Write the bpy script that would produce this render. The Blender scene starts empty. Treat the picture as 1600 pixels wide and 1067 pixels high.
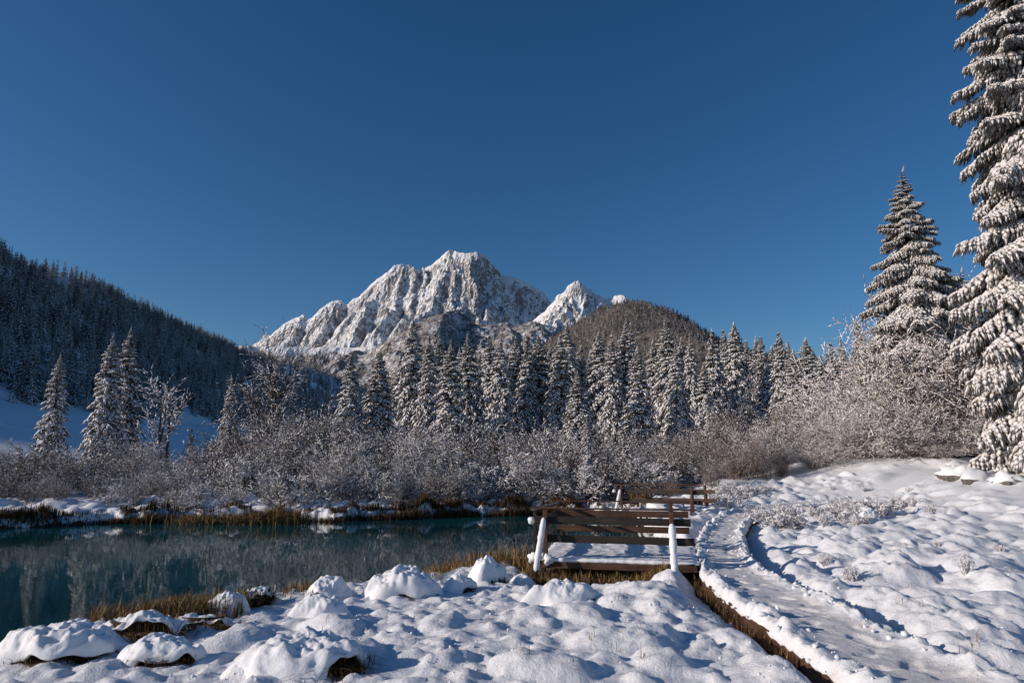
import bpy, math, random
import numpy as np

SC = bpy.context.scene
COL = SC.collection
rng = np.random.default_rng(11)
random.seed(11)
PI = math.pi

# ------------------------------------------------------------------ camera
F = 1066.7                      # focal length in photo pixels (24 mm on 36 mm, 1600 px)
PITCH = math.radians(9.86)
CZ = 2.5                        # eye height above the pond
cam = bpy.data.objects.new('camera', bpy.data.cameras.new('camera'))
COL.objects.link(cam)
cam.location = (0, 0, CZ)
cam.rotation_euler = (PI / 2 + PITCH, 0, 0)
cam.data.lens = 24
cam.data.sensor_width = 36
cam.data.clip_start = 0.1
cam.data.clip_end = 20000
SC.camera = cam

# ------------------------------------------------------------------ light
SUN_EL = math.radians(18.5)
SUN_AZ = math.radians(258)      # clockwise from +Y: from the left, a little behind the camera
world = bpy.data.worlds.new('World')
SC.world = world
world.use_nodes = True
wn = world.node_tree.nodes
wl = world.node_tree.links
sky = wn.new('ShaderNodeTexSky')
sky.sky_type = 'NISHITA'
sky.sun_disc = False
sky.sun_elevation = SUN_EL
sky.sun_rotation = SUN_AZ
sky.altitude = 1500
sky.air_density = 1.0
sky.dust_density = 1.2
sky.ozone_density = 3.0
hsv = wn.new('ShaderNodeHueSaturation')
hsv.inputs['Saturation'].default_value = 1.24
hsv.inputs['Hue'].default_value = .501
wl.new(sky.outputs[0], hsv.inputs['Color'])
wl.new(hsv.outputs[0], wn['Background'].inputs[0])
wn['Background'].inputs[1].default_value = 0.085
sd = bpy.data.lights.new('sun', 'SUN')
sd.energy = 4.3
sd.angle = math.radians(0.53)
sd.color = (1.0, 0.86, 0.74)
sun = bpy.data.objects.new('sun', sd)
COL.objects.link(sun)
sun_dir = np.array([math.sin(SUN_AZ) * math.cos(SUN_EL), math.cos(SUN_AZ) * math.cos(SUN_EL), math.sin(SUN_EL)])
from mathutils import Vector
sun.rotation_euler = Vector(sun_dir).to_track_quat('Z', 'Y').to_euler()
SC.view_settings.view_transform = 'Standard'
SC.view_settings.look = 'None'
SC.view_settings.gamma = 1
SC.view_settings.use_curve_mapping = False
SC.view_settings.exposure = 0.0
SC.render.engine = 'CYCLES'
SC.cycles.use_denoising = True
SC.cycles.max_bounces = 6
SC.cycles.diffuse_bounces = 4
SC.cycles.glossy_bounces = 3

# ------------------------------------------------------------------ photo <-> world helpers
CP, SP = math.cos(PITCH), math.sin(PITCH)
def ray(px, py):
    u = (px - 800) / F; v = (533.5 - py) / F
    return np.array([u, CP - v * SP, SP + v * CP])
def at(px, py, Y):
    d = ray(px, py); t = Y / d[1]
    return np.array([d[0] * t, Y, CZ + d[2] * t])
def onz(px, py, z):
    d = ray(px, py); t = (z - CZ) / d[2]
    return np.array([d[0] * t, d[1] * t, z])

# ------------------------------------------------------------------ noise
def _grad(ix, iy, seed):
    h = (ix.astype(np.int64) * 374761393 + iy.astype(np.int64) * 668265263 + seed * 974711) & 0xffffffff
    h = ((h ^ (h >> 13)) * 1274126177) & 0xffffffff
    h = h ^ (h >> 16)
    a = (h & 0xffff).astype(np.float64) * (2 * PI / 65536)
    return np.cos(a), np.sin(a)
def perlin(x, y, seed=0):
    x = np.asarray(x, float); y = np.asarray(y, float)
    x0 = np.floor(x); y0 = np.floor(y)
    fx = x - x0; fy = y - y0
    u = fx * fx * fx * (fx * (fx * 6 - 15) + 10); v = fy * fy * fy * (fy * (fy * 6 - 15) + 10)
    def c(dx, dy):
        gx, gy = _grad(x0 + dx, y0 + dy, seed)
        return gx * (fx - dx) + gy * (fy - dy)
    a = c(0, 0); b = c(1, 0); e = c(0, 1); f = c(1, 1)
    return 1.5 * ((a + (b - a) * u) * (1 - v) + (e + (f - e) * u) * v)
def fbm(x, y, o=4, seed=0, gain=.5):
    s = 0; a = 1.0; t = 0
    for k in range(o):
        s = s + a * perlin(x * 2 ** k, y * 2 ** k, seed + k * 17); t += a; a *= gain
    return s / t
def ridged(x, y, o=4, seed=0, gain=.5):
    s = 0; a = 1.0; t = 0
    for k in range(o):
        s = s + a * (1 - np.abs(perlin(x * 2 ** k, y * 2 ** k, seed + k * 17)) * 1.6); t += a; a *= gain
    return s / t
def sstep(a, b, x):
    t = np.clip((x - a) / (b - a), 0, 1)
    return t * t * (3 - 2 * t)

# ------------------------------------------------------------------ mesh helpers
def mesh(name, V, Fs, mats, MI=None, smooth=False):
    """one mesh datablock from numpy arrays; Fs: list of (n,k) index arrays, MI: list of material indices per array (int or array)"""
    V = np.asarray(V, np.float32)
    Fs = [np.asarray(f, np.int32) for f in Fs if len(f)]
    me = bpy.data.meshes.new(name)
    me.vertices.add(len(V)); me.vertices.foreach_set('co', V.ravel())
    lo = np.concatenate([f.ravel() for f in Fs]); tot = np.concatenate([np.full(len(f), f.shape[1], np.int32) for f in Fs])
    me.loops.add(len(lo)); me.loops.foreach_set('vertex_index', lo)
    me.polygons.add(len(tot))
    st = np.zeros(len(tot), np.int32); st[1:] = np.cumsum(tot)[:-1]
    me.polygons.foreach_set('loop_start', st)
    if MI is not None:
        mi = np.concatenate([np.full(len(f), m, np.int32) if np.isscalar(m) else np.asarray(m, np.int32) for f, m in zip(Fs, MI)])
        me.polygons.foreach_set('material_index', mi)
    me.polygons.foreach_set('use_smooth', np.full(len(tot), bool(smooth)))
    for m in (mats if isinstance(mats, (list, tuple)) else [mats]):
        me.materials.append(m)
    me.update(calc_edges=True)
    return me
def link(name, me, parent=None):
    o = bpy.data.objects.new(name, me); COL.objects.link(o)
    if parent is not None: o.parent = parent
    return o
def obj(name, V, Fs, mats, parent=None, MI=None, smooth=False):
    return link(name, mesh(name, V, Fs, mats, MI, smooth), parent)
def empty(name, loc, rz=0, scale=(1, 1, 1)):
    o = bpy.data.objects.new(name, None); COL.objects.link(o)
    o.empty_display_size = .2
    o.location = loc; o.rotation_euler = (0, 0, rz); o.scale = scale
    return o
def tag(o, label=None, cat=None, group=None, kind=None):
    if label: o['label'] = label
    if cat: o['category'] = cat
    if group: o['group'] = group
    if kind: o['kind'] = kind
    return o
def grid_faces(nx, ny):
    i = np.arange(nx - 1)[None, :] + np.arange(ny - 1)[:, None] * nx
    i = i.ravel()
    return np.stack([i, i + 1, i + nx + 1, i + nx], 1)
def set_attr(me, name, vals):
    a = me.attributes.new(name, 'FLOAT', 'POINT'); a.data.foreach_set('value', np.asarray(vals, np.float32))
def norm(v):
    return v / np.maximum(np.linalg.norm(v, axis=-1, keepdims=True), 1e-9)

class Shape:
    """collects pieces for one mesh"""
    def __init__(s): s.V = []; s.F = []; s.n = 0
    def add(s, V, F):
        V = np.asarray(V, float); s.V.append(V); s.F.append(np.asarray(F) + s.n); s.n += len(V)
    def beam(s, a, b, w, h, up=(0, 0, 1), j=0.0, bev=.12):
        """bevelled rectangular beam from a to b, width w across, height h along up"""
        a = np.array(a, float); b = np.array(b, float); d = b - a; L = np.linalg.norm(d); d /= L
        up = np.array(up, float); sd_ = np.cross(d, up); sd_ /= np.linalg.norm(sd_); u = np.cross(sd_, d)
        e = bev * min(w, h)
        prof = [(-w / 2 + e, -h / 2), (w / 2 - e, -h / 2), (w / 2, -h / 2 + e), (w / 2, h / 2 - e), (w / 2 - e, h / 2), (-w / 2 + e, h / 2), (-w / 2, h / 2 - e), (-w / 2, -h / 2 + e)]
        nseg = max(2, int(L / .35)); V = []
        for k in range(nseg + 1):
            c = a + d * L * k / nseg + (rng.normal(0, j, 3) if j else 0)
            for x, y in prof: V.append(c + sd_ * x + u * y)
        Fq = []
        for k in range(nseg):
            for q in range(8):
                A = k * 8 + q; B = k * 8 + (q + 1) % 8
                Fq.append((A, B, B + 8, A + 8))
        n = len(V); V = V + [a, b]
        for q in range(8):
            Fq.append((q, n, n, (q + 1) % 8)); Fq.append(((nseg * 8) + q, nseg * 8 + (q + 1) % 8, n + 1, n + 1))
        s.add(V, Fq); return s
    def build(s, name, m, parent=None, smooth=False):
        V = np.concatenate(s.V); Fq = np.concatenate(s.F)
        tri = []; quad = []
        for f in Fq.tolist():
            g = list(dict.fromkeys(f))
            (tri if len(g) == 3 else quad).append(g)
        return obj(name, V, [np.array(q) for q in (quad, tri) if q], m, parent, smooth=smooth)

# ------------------------------------------------------------------ materials
def material(name, rough=.7, spec=.3):
    m = bpy.data.materials.new(name); m.use_nodes = True
    nt = m.node_tree; b = nt.nodes['Principled BSDF']
    b.inputs['Roughness'].default_value = rough
    b.inputs['Specular IOR Level'].default_value = spec
    return m, nt.nodes, nt.links, b
def noise_node(n, l, scale, detail=4, rough=.55, coord='Object', stretch=None):
    tc = n.new('ShaderNodeTexCoord'); t = n.new('ShaderNodeTexNoise')
    t.inputs['Scale'].default_value = scale; t.inputs['Detail'].default_value = detail; t.inputs['Roughness'].default_value = rough
    src = tc.outputs[coord]
    if stretch:
        mp = n.new('ShaderNodeMapping'); mp.inputs['Scale'].default_value = stretch
        l.new(src, mp.inputs[0]); src = mp.outputs[0]
    l.new(src, t.inputs['Vector'])
    return t
def ramp(n, l, src, stops, interp='LINEAR'):
    r = n.new('ShaderNodeValToRGB'); r.color_ramp.interpolation = interp
    e = r.color_ramp.elements
    while len(e) < len(stops): e.new(.5)
    for x, (p, c) in zip(e, stops):
        x.position = p; x.color = (*c, 1) if len(c) == 3 else c
    l.new(src, r.inputs[0]); return r
def mixc(n, l, fac, a, b):
    m = n.new('ShaderNodeMix'); m.data_type = 'RGBA'
    if hasattr(fac, 'links'): l.new(fac, m.inputs[0])
    else: m.inputs[0].default_value = fac
    for k, v in ((6, a), (7, b)):
        if hasattr(v, 'links'): l.new(v, m.inputs[k])
        else: m.inputs[k].default_value = (*v, 1)
    return m.outputs[2]
def math_(n, l, op, a, b=None):
    m = n.new('ShaderNodeMath'); m.operation = op
    for k, v in ((0, a), (1, b)):
        if v is None: continue
        if hasattr(v, 'links'): l.new(v, m.inputs[k])
        else: m.inputs[k].default_value = v
    return m.outputs[0]
def bump(n, l, b, hgt, strength, dist):
    p = n.new('ShaderNodeBump'); p.inputs['Strength'].default_value = strength; p.inputs['Distance'].default_value = dist
    l.new(hgt, p.inputs['Height']); l.new(p.outputs[0], b.inputs['Normal'])

SNOW = (.80, .82, .85)
def snow_material(name, scale=30, strength=.35, dist=.02, soil=False):
    m, n, l, b = material(name, .55, .25)
    t = noise_node(n, l, scale, 6, .65)
    c = ramp(n, l, t.outputs[0], [(.3, (.72, .74, .78)), (.6, SNOW)])
    col = c.outputs[0]
    if soil:
        at_ = n.new('ShaderNodeAttribute'); at_.attribute_name = 'soil'
        t2 = noise_node(n, l, 9, 5, .7)
        s = math_(n, l, 'ADD', at_.outputs['Fac'], math_(n, l, 'MULTIPLY', math_(n, l, 'SUBTRACT', t2.outputs[0], .5), 1.1))
        k = ramp(n, l, s, [(.46, (0, 0, 0)), (.56, (1, 1, 1))])
        t3 = noise_node(n, l, 25, 4, .6, stretch=(1, 1, .25))
        soilc = ramp(n, l, t3.outputs[0], [(.3, (.02, .013, .008)), (.55, (.07, .045, .022)), (.75, (.16, .105, .05))])
        col = mixc(n, l, k.outputs[0], col, soilc.outputs[0])
    l.new(col, b.inputs['Base Color'])
    t4 = noise_node(n, l, scale * 3.2, 4, .7)
    h = math_(n, l, 'ADD', t.outputs[0], math_(n, l, 'MULTIPLY', t4.outputs[0], .35))
    bump(n, l, b, h, strength, dist)
    return m
M_SNOW = snow_material('snow', 22, .35, .03)
M_GROUND = snow_material('snow_ground', 20, .6, .035, soil=True)
M_LUMP = snow_material('lumpy_snow', 28, .5, .02)

def frost_material(name, lo, hi, scale, cut=(.36, .5)):
    """snow and rime lying on twigs and needles, thin enough for the plant to show through in places"""
    m, n, l, b = material(name, .6, .2)
    t = noise_node(n, l, scale, 3, .6)
    c = ramp(n, l, t.outputs[0], [(cut[0], lo), (cut[1], hi)])
    l.new(c.outputs[0], b.inputs['Base Color'])
    return m
M_TREESNOW = frost_material('tree_snow', (.34, .32, .30), (.84, .83, .84), 3.5, (.30, .46))
M_TWIGSNOW = frost_material('twig_frost', (.30, .26, .25), (.82, .81, .82), 5, (.32, .5))
def plain(name, c0, c1, scale=6, rough=.8, stretch=None, detail=4):
    m, n, l, b = material(name, rough, .2)
    t = noise_node(n, l, scale, detail, .6, stretch=stretch)
    c = ramp(n, l, t.outputs[0], [(.3, c0), (.7, c1)])
    l.new(c.outputs[0], b.inputs['Base Color'])
    bump(n, l, b, t.outputs[0], .5, .01)
    return m
M_NEEDLE = plain('needles', (.035, .036, .026), (.105, .098, .075), 3)
M_NEEDLEFROST = frost_material('frosted_needles', (.045, .042, .034), (.30, .28, .255), 2.6, (.40, .60))
M_BARK = plain('bark', (.035, .026, .02), (.10, .08, .065), 8, stretch=(1, 1, .2))
M_TWIG = plain('twig_bark', (.04, .027, .022), (.115, .082, .066), 2)
M_TWIGRED = plain('reddish_twig_bark', (.075, .05, .036), (.16, .11, .075), 2)
M_TWIGDARK = plain('dark_twig_bark', (.03, .018, .013), (.085, .05, .034), 2)
def wood(name, a, b_, c_):
    m, n, l, b = material(name, .65, .3)
    t = noise_node(n, l, 5, 6, .65, stretch=(.5, 9, 9))
    t2 = noise_node(n, l, 2.2, 3, .6)
    c = ramp(n, l, t.outputs[0], [(.25, a), (.5, b_), (.75, c_)])
    d = ramp(n, l, t2.outputs[0], [(.3, (.55, .55, .55)), (.7, (1.15, 1.15, 1.15))])
    mm = n.new('ShaderNodeMix'); mm.data_type = 'RGBA'; mm.blend_type = 'MULTIPLY'; mm.inputs[0].default_value = 1
    l.new(c.outputs[0], mm.inputs[6]); l.new(d.outputs[0], mm.inputs[7])
    l.new(mm.outputs[2], b.inputs['Base Color'])
    bump(n, l, b, t.outputs[0], .6, .004)
    return m
M_WOODDARK = wood('dark_wood', (.012, .010, .009), (.028, .022, .018), (.05, .038, .03))  # same grain in a much darker tone, near rail boards included
M_WOOD = wood('brown_wood', (.026, .014, .009), (.080, .040, .024), (.145, .08, .048))
M_WOODGREY = wood('weathered_wood', (.06, .045, .035), (.13, .10, .08), (.2, .16, .13))
def grass_material(name, stops):
    m, n, l, b = material(name, .7, .2)
    g = n.new('ShaderNodeNewGeometry')
    c = ramp(n, l, g.outputs['Random Per Island'], stops)
    l.new(c.outputs[0], b.inputs['Base Color'])
    return m
M_GRASS = grass_material('dry_grass', [(0, (.05, .03, .014)), (.4, (.17, .10, .04)), (.75, (.30, .19, .075)), (.92, (.42, .31, .15)), (1, (.17, .15, .05))])
M_GRASSDARK = grass_material('wet_brown_grass', [(0, (.02, .012, .007)), (.5, (.075, .04, .018)), (.85, (.16, .09, .035)), (1, (.27, .17, .07))])

# ------------------------------------------------------------------ layout of pond, boardwalk
near_px = [(-260, 1110), (-120, 1075), (0, 1040), (60, 1018), (125, 1003), (190, 996), (260, 985), (330, 968), (400, 950), (480, 938), (560, 926), (640, 920), (700, 906), (760, 893), (815, 884)]
far_px = [(1000, 812), (960, 806), (900, 805), (850, 804), (800, 806), (740, 806), (680, 809), (620, 812), (560, 812), (520, 815), (460, 813), (400, 815), (340, 815), (280, 815), (230, 818), (160, 817), (100, 822), (40, 823), (0, 826), (-100, 830), (-260, 836)]
near = [onz(x, y, 0)[:2] for x, y in near_px]
deckA = [onz(840, 884, .61), onz(1082, 887, .61)]
P1_FL = onz(833, 876, .61); P1_FR = onz(1084, 884, .61)
u1 = norm(P1_FR[:2] - P1_FL[:2]); v1 = np.array([-u1[1], u1[0]])
pond_poly = near + [P1_FL[:2] + v1 * .8, P1_FL[:2] + v1 * 2.6 + u1 * .4, P1_FL[:2] + v1 * 3.2 + u1 * 1.9, np.array([4.2, 17.5]), np.array([4.4, 21.0]), np.array([4.6, 25.0])] \
    + [onz(x, y, 0)[:2] for x, y in far_px] + [np.array([-40., 27.]), np.array([-40., 6.])]
pond_poly = np.array(pond_poly)
def sdist_poly(x, y, poly):
    """signed distance, negative inside"""
    P = np.stack([x, y], -1); d2 = np.full(x.shape, 1e18); ins = np.zeros(x.shape, bool)
    n = len(poly)
    for i in range(n):
        a = poly[i]; b = poly[(i + 1) % n]; e = b - a
        w = P - a; t = np.clip((w @ e) / (e @ e), 0, 1)
        q = w - t[..., None] * e
        d2 = np.minimum(d2, (q * q).sum(-1))
        c1 = (a[1] <= y) & (b[1] > y); c2 = (a[1] > y) & (b[1] <= y)
        cr = e[0] * w[..., 1] - e[1] * w[..., 0]
        ins ^= (c1 & (cr > 0)) | (c2 & (cr < 0))
    d = np.sqrt(d2)
    return np.where(ins, -d, d)
# boardwalk centre line from the photo (left and right edges of the snow on it)
pl = [(1650, 1290, .60), (1335, 1067, .60), (1205, 978, .60), (1130, 922, .60), (1093, 893, .60), (1090, 868, .60), (1098, 846, .62), (1110, 826, .64), (1128, 806, .66), (1160, 793, .70), (1220, 783, .78), (1300, 777, .88), (1400, 771, 1.0), (1460, 767, 1.05)]
pr = [(2150, 1290, .60), (1605, 1067, .60), (1400, 986, .60), (1295, 936, .60), (1215, 900, .60), (1172, 872, .60), (1154, 850, .62), (1150, 830, .64), (1164, 810, .66), (1196, 800, .70), (1260, 793, .78), (1330, 786, .88), (1420, 779, 1.0), (1475, 774, 1.05)]
def spline(pts, n):
    pts = np.array(pts); d = np.r_[0, np.cumsum(np.linalg.norm(np.diff(pts[:, :2], axis=0), axis=1))]
    t = np.linspace(0, d[-1], n)
    out = np.stack([np.interp(t, d, pts[:, k]) for k in range(pts.shape[1])], 1)
    ker = np.hanning(2 * (n // 30) + 1); ker /= ker.sum(); h = len(ker) // 2
    for k in range(out.shape[1]):
        out[:, k] = np.convolve(np.r_[np.full(h, out[0, k]), out[:, k], np.full(h, out[-1, k])], ker, 'valid')
    return out
NP = 700
WL = np.array([onz(*p) for p in pl]); WR = np.array([onz(*p) for p in pr])
mid_ = spline((WL + WR) / 2, NP)
wid_ = spline(np.c_[(WL + WR) / 2, np.linalg.norm(WL - WR, axis=1)], NP)[:, 3]
wid_ = np.clip(wid_, 1.15, 1.5)
tan_ = norm(np.gradient(mid_[:, :2], axis=0)); nrm_ = np.c_[tan_[:, 1], -tan_[:, 0]]     # nrm_ points to the right-hand side
def path_dist(x, y):
    sh = x.shape; x = x.ravel(); y = y.ravel(); d = np.full(x.shape, 1e9)
    for k in range(0, NP, 5):
        d = np.minimum(d, (x - mid_[k, 0]) ** 2 + (y - mid_[k, 1]) ** 2)
    return np.sqrt(d).reshape(sh)

# ------------------------------------------------------------------ ground height
def base_height(x, y):
    """smooth lie of the land, without hummocks"""
    d = sdist_poly(x, y, pond_poly)
    d = d + (.75 * fbm(x / 1.7, y / 1.7, 4, 77) * sstep(20, 25, y) + .30 * fbm(x / .9, y / .9, 3, 78)) * (1 - sstep(1.5, 3.5, np.abs(d)))
    farside = sstep(22, 26, y) * (1 - sstep(3.5, 7, x))
    h_near = .30 + .12 * sstep(.5, 4, d)
    r = sstep(2, 7, x)
    h_right = .34 + .10 * sstep(8, 16, y) + .22 * sstep(15, 24, y) + .95 * sstep(27, 36, y) * sstep(6, 11, x) + .25 * sstep(36, 60, y)
    h_right = h_right + 1.15 * sstep(12, 19, x) * sstep(17, 27, y)
    land = h_near * (1 - r) + h_right * r
    h_far = .36 + .30 * sstep(.6, 5, d) + .4 * sstep(5, 30, d)
    land = land * (1 - farside) + h_far * farside
    field = np.maximum(0, -x - 40) * .172 * sstep(45, 75, y)
    land = land + field + .15 * perlin(x / 6, y / 6, 3) * sstep(1, 4, d)
    edge = np.where(farside > .5, .35, .55)
    bank = sstep(-.12, 1, d / edge)
    bed = -.9 * sstep(0, -2.5, d) - .12
    return np.where(d < 0, np.maximum(bed, land * bank * 0 + bed), 0) * (d < 0) + np.where(d >= 0, -.12 + (land + .12) * sstep(-.02, 1, d / edge), 0) * (d >= 0), d

def axis(segs):
    out = []
    for a, b, s in segs: out.append(np.arange(a, b, s))
    out.append([segs[-1][1]]); return np.concatenate(out)
GX = axis([(-90, -40, 2.5), (-40, -22, .5), (-22, -9, .12), (-9, 9, .042), (9, 16, .07), (16, 30, .25), (30, 90, 2.5)])
GY = axis([(-6, 4.5, .4), (4.5, 13, .036), (13, 19, .06), (19, 34, .1), (34, 60, .5), (60, 110, 2.0)])
XX, YY = np.meshgrid(GX, GY)
ZB, DD = base_height(XX, YY)
PD = path_dist(XX, YY)
DECKD = np.hypot(XX - (P1_FL[0] + u1[0] * 1.5 + v1[0] * 1.3), YY - (P1_FL[1] + u1[1] * 1.5 + v1[1] * 1.3))

def smax(a, b, e): return .5 * (a + b + np.sqrt((a - b) ** 2 + e * e)) - .5 * e
BUMP = np.zeros_like(ZB)
def mound(cx, cy, rx, ry, h, rot=0, sharp=.75):
    R = max(rx, ry)
    i0, i1 = np.searchsorted(GX, [cx - R, cx + R]); j0, j1 = np.searchsorted(GY, [cy - R, cy + R])
    if i1 - i0 < 2 or j1 - j0 < 2: return
    x = XX[j0:j1, i0:i1] - cx; y = YY[j0:j1, i0:i1] - cy
    c, s = math.cos(rot), math.sin(rot)
    xr = x * c + y * s; yr = -x * s + y * c
    ph = rng.uniform(0, 6.28, 2); a = np.arctan2(yr / ry, xr / rx)
    q = np.hypot(xr / rx, yr / ry) * (1 + .10 * np.sin(2 * a + ph[0]) + .09 * np.sin(3 * a + ph[1]))
    dome = h * np.clip(1 - q * q, 0, 1) ** sharp
    b = BUMP[j0:j1, i0:i1]
    BUMP[j0:j1, i0:i1] = np.maximum(smax(b, dome, .012 + .06 * h), 0)
def scatter(n, x0, x1, y0, y1, r, h, asp=(.6, 1), sharp=(.6, 1.1)):
    k = 0
    while k < n:
        x = rng.uniform(x0, x1); y = rng.uniform(y0, y1); k += 1
        rr = r[0] + (r[1] - r[0]) * rng.random() ** 1.8
        hh = h[0] + (h[1] - h[0]) * ((rr - r[0]) / (r[1] - r[0])) * rng.uniform(.6, 1.1) + 0.02 * rng.random()
        mound(x, y, rr, rr * rng.uniform(*asp), hh, rng.uniform(0, PI), rng.uniform(*sharp))
scatter(2300, -8, 6, 5, 18, (.07, .26), (.02, .10), (.55, 1), (.8, 1.5))
scatter(36, -7, 5, 5, 16, (.22, .45), (.07, .16), (.5, .9), (.9, 1.5))
scatter(500, 2, 15, 5, 19, (.12, .5), (.03, .15), (.5, 1), (.7, 1.4))
scatter(110, 2, 13, 5, 18, (.5, 1.0), (.14, .34))
scatter(1100, 4, 24, 15, 33, (.15, .6), (.06, .24), (.5, 1), (.7, 1.3))
scatter(420, -22, 6, 27, 34, (.2, .7), (.08, .30))
for px, py, z, rx, ry, h in [(560, 1035, .35, .4, .3, .18), (690, 985, .35, .45, .35, .17), (1060, 905, .4, .62, .55, .34), (1010, 935, .4, .9, .6, .22),
        (905, 968, .4, .6, .4, .2), (968, 950, .4, .4, .35, .18), (840, 968, .4, .4, .35, .18), (985, 1015, .38, .7, .5, .2), (1040, 1050, .38, .4, .3, .17), (850, 1060, .38, .55, .4, .2),
        (420, 1045, .35, .6, .45, .25), (370, 1000, .35, .5, .35, .2), (520, 985, .35, .55, .4, .22), (1290, 925, .45, .55, .4, .30), (1390, 905, .45, .7, .5, .34), (1310, 865, .45, .7, .5, .3),
        (1470, 955, .45, .8, .5, .3), (1530, 985, .45, .7, .5, .3), (1560, 920, .45, .7, .5, .3), (1390, 890, .45, .8, .55, .36), (1250, 890, .45, .5, .4, .25), (1490, 1010, .45, .8, .5, .25)]:
    p = onz(px, py, z); mound(p[0], p[1], rx, ry, h, rng.uniform(0, PI), .8)
mask = np.where(YY > 22, sstep(.05, .35, DD), sstep(.1, .9, DD)) * sstep(.55, 1.15, PD)
under = 1 - sstep(.0, .5, -(np.abs((XX - P1_FL[0]) * u1[0] + (YY - P1_FL[1]) * u1[1] - 1.5) - 1.7)) * sstep(-.35, -.1, (XX - P1_FL[0]) * v1[0] + (YY - P1_FL[1]) * v1[1]) * (1 - sstep(3.2, 4.0, (XX - P1_FL[0]) * v1[0] + (YY - P1_FL[1]) * v1[1]))
fine = (1 + .8 * (XX < 4)) * .030 * fbm(XX / .5, YY / .5, 3, 5) + .022 * fbm(XX / .2, YY / .2, 3, 6) * (.4 + sstep(-.2, .4, perlin(XX / 1.3, YY / 1.3, 8))) + .012 * np.maximum(0, perlin(XX / .11, YY / .11, 9))
fade = 1 - sstep(34, 40, YY)
BUMP = BUMP * (1 + .45 * fbm(XX / .28, YY / .28, 3, 19)) * np.where((XX < 4) & (YY < 19), .85, 1)
rough = sstep(-.25, .25, perlin(XX / 1.1, YY / 1.1, 28)) * (1 - .6 * sstep(3, 6, XX))
fine = fine + rough * (.045 * np.maximum(0, perlin(XX / .17, YY / .17, 29)) + .03 * np.abs(perlin(XX / .10, YY / .10, 31)))
ZG = ZB + (BUMP * mask * (.35 + .65 * under) + fine * sstep(0, .5, DD)) * fade
VV = (XX - P1_FL[0]) * v1[0] + (YY - P1_FL[1]) * v1[1]; UU = (XX - P1_FL[0]) * u1[0] + (YY - P1_FL[1]) * u1[1]
ZG = ZG - .16 * sstep(-1.3, -.55, VV) * (1 - sstep(0, 1, VV)) * sstep(-.6, 0, UU) * (1 - sstep(1.7, 2.5, UU)) * (DD > 0)
ZG = ZG - .20 * (1 - sstep(.5, 1.25, PD)) * (DD > 0)          # the ground lies lower beside the boardwalk
def gz(x, y):
    i = int(np.clip(np.searchsorted(GX, x) - 1, 0, len(GX) - 2)); j = int(np.clip(np.searchsorted(GY, y) - 1, 0, len(GY) - 2))
    fx = min(1, max(0, (x - GX[i]) / (GX[i + 1] - GX[i]))); fy = min(1, max(0, (y - GY[j]) / (GY[j + 1] - GY[j])))
    return (ZG[j, i] * (1 - fx) + ZG[j, i + 1] * fx) * (1 - fy) + (ZG[j + 1, i] * (1 - fx) + ZG[j + 1, i + 1] * fx) * fy
def onground(px, py, z0=.4):
    d = ray(px, py); d = d / d[1]
    for Y in np.arange(5.0, 60.0, .05):
        if CZ + d[2] * Y <= gz(d[0] * Y, Y): break
    return np.array([d[0] * Y, Y, gz(d[0] * Y, Y)])
g = obj('snowy_ground', np.stack([XX, YY, ZG], -1).reshape(-1, 3), [grid_faces(len(GX), len(GY))], M_GROUND, smooth=True)
soil = (1 - sstep(.10, .34, DD)) * .9 + .25 * (1 - sstep(0, 1.0, DD))
soil = np.where((YY > 22), (1 - sstep(.06, .30, DD)) * (.55 + .75 * perlin(XX / 1.1, YY / 1.1, 88)) + .12 * (1 - sstep(.3, .9, DD)), soil)
soil = np.maximum(soil, (1 - under) * .62)
set_attr(g.data, 'soil', soil.ravel())
tag(g, kind='structure')

# ------------------------------------------------------------------ pond
wm, n, l, b = material('pond_water', .03, .5)
b.inputs['IOR'].default_value = 1.33
t = noise_node(n, l, .12, 3, .5)
c = ramp(n, l, t.outputs[0], [(.35, (.003, .035, .045)), (.65, (.005, .075, .090))])
l.new(c.outputs[0], b.inputs['Base Color'])
t = noise_node(n, l, 3.0, 3, .5, stretch=(1, .55, 1))
t2 = noise_node(n, l, .5, 2, .5)
hh = math_(n, l, 'ADD', t.outputs[0], math_(n, l, 'MULTIPLY', t2.outputs[0], 2.0))
bump(n, l, b, hh, .06, .03)
wx = np.linspace(-45, 9, 30); wy = np.linspace(4, 33, 20); A, B = np.meshgrid(wx, wy)
tag(obj('pond_water', np.stack([A, B, 0 * A], -1).reshape(-1, 3), [grid_faces(30, 20)], wm), kind='structure')

# ------------------------------------------------------------------ hill on the left, with its forest
HRX = -300.0
sil = [(0, 384), (40, 396), (100, 408), (130, 424), (190, 445), (240, 473), (300, 500), (340, 520), (400, 540), (440, 553), (500, 566), (540, 585), (600, 612)]
ys, hs = [], []
for px, py in sil:
    d = ray(px, py); tt = HRX / d[0]; ys.append(d[1] * tt); hs.append(CZ + d[2] * tt - 15)
ys = np.array([-95, -55, -30, -5, 30, 60, 110, 170, 260, 330] + ys); hs = np.array([0, 10, 52, 92, 103, 107, 111, 114, 117, 121] + hs)  # listed heights: unseen end of the ridge, shaped to shade the left side
def hill_height(x, y):
    H = np.interp(y, ys, hs)
    f0 = np.maximum(0, -x - 40) * .172 * sstep(45, 75, y)
    s = np.clip((-135 - x) / (-135 - HRX), 0, 1)
    up = sstep(0, 1, s) * .35 + s * .65
    back = np.clip((HRX - x) / 260, 0, 1)
    z = 1.2 + np.minimum(f0, 18) + up * np.maximum(H - 18, 0) - back ** 1.5 * H * .8
    lowtail = sstep(-100, -70, y)
    return (z + 9 * fbm(x / 70, y / 70, 4, 21) * sstep(-130, -190, x)) * lowtail + (1 - lowtail) * 1.2
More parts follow.
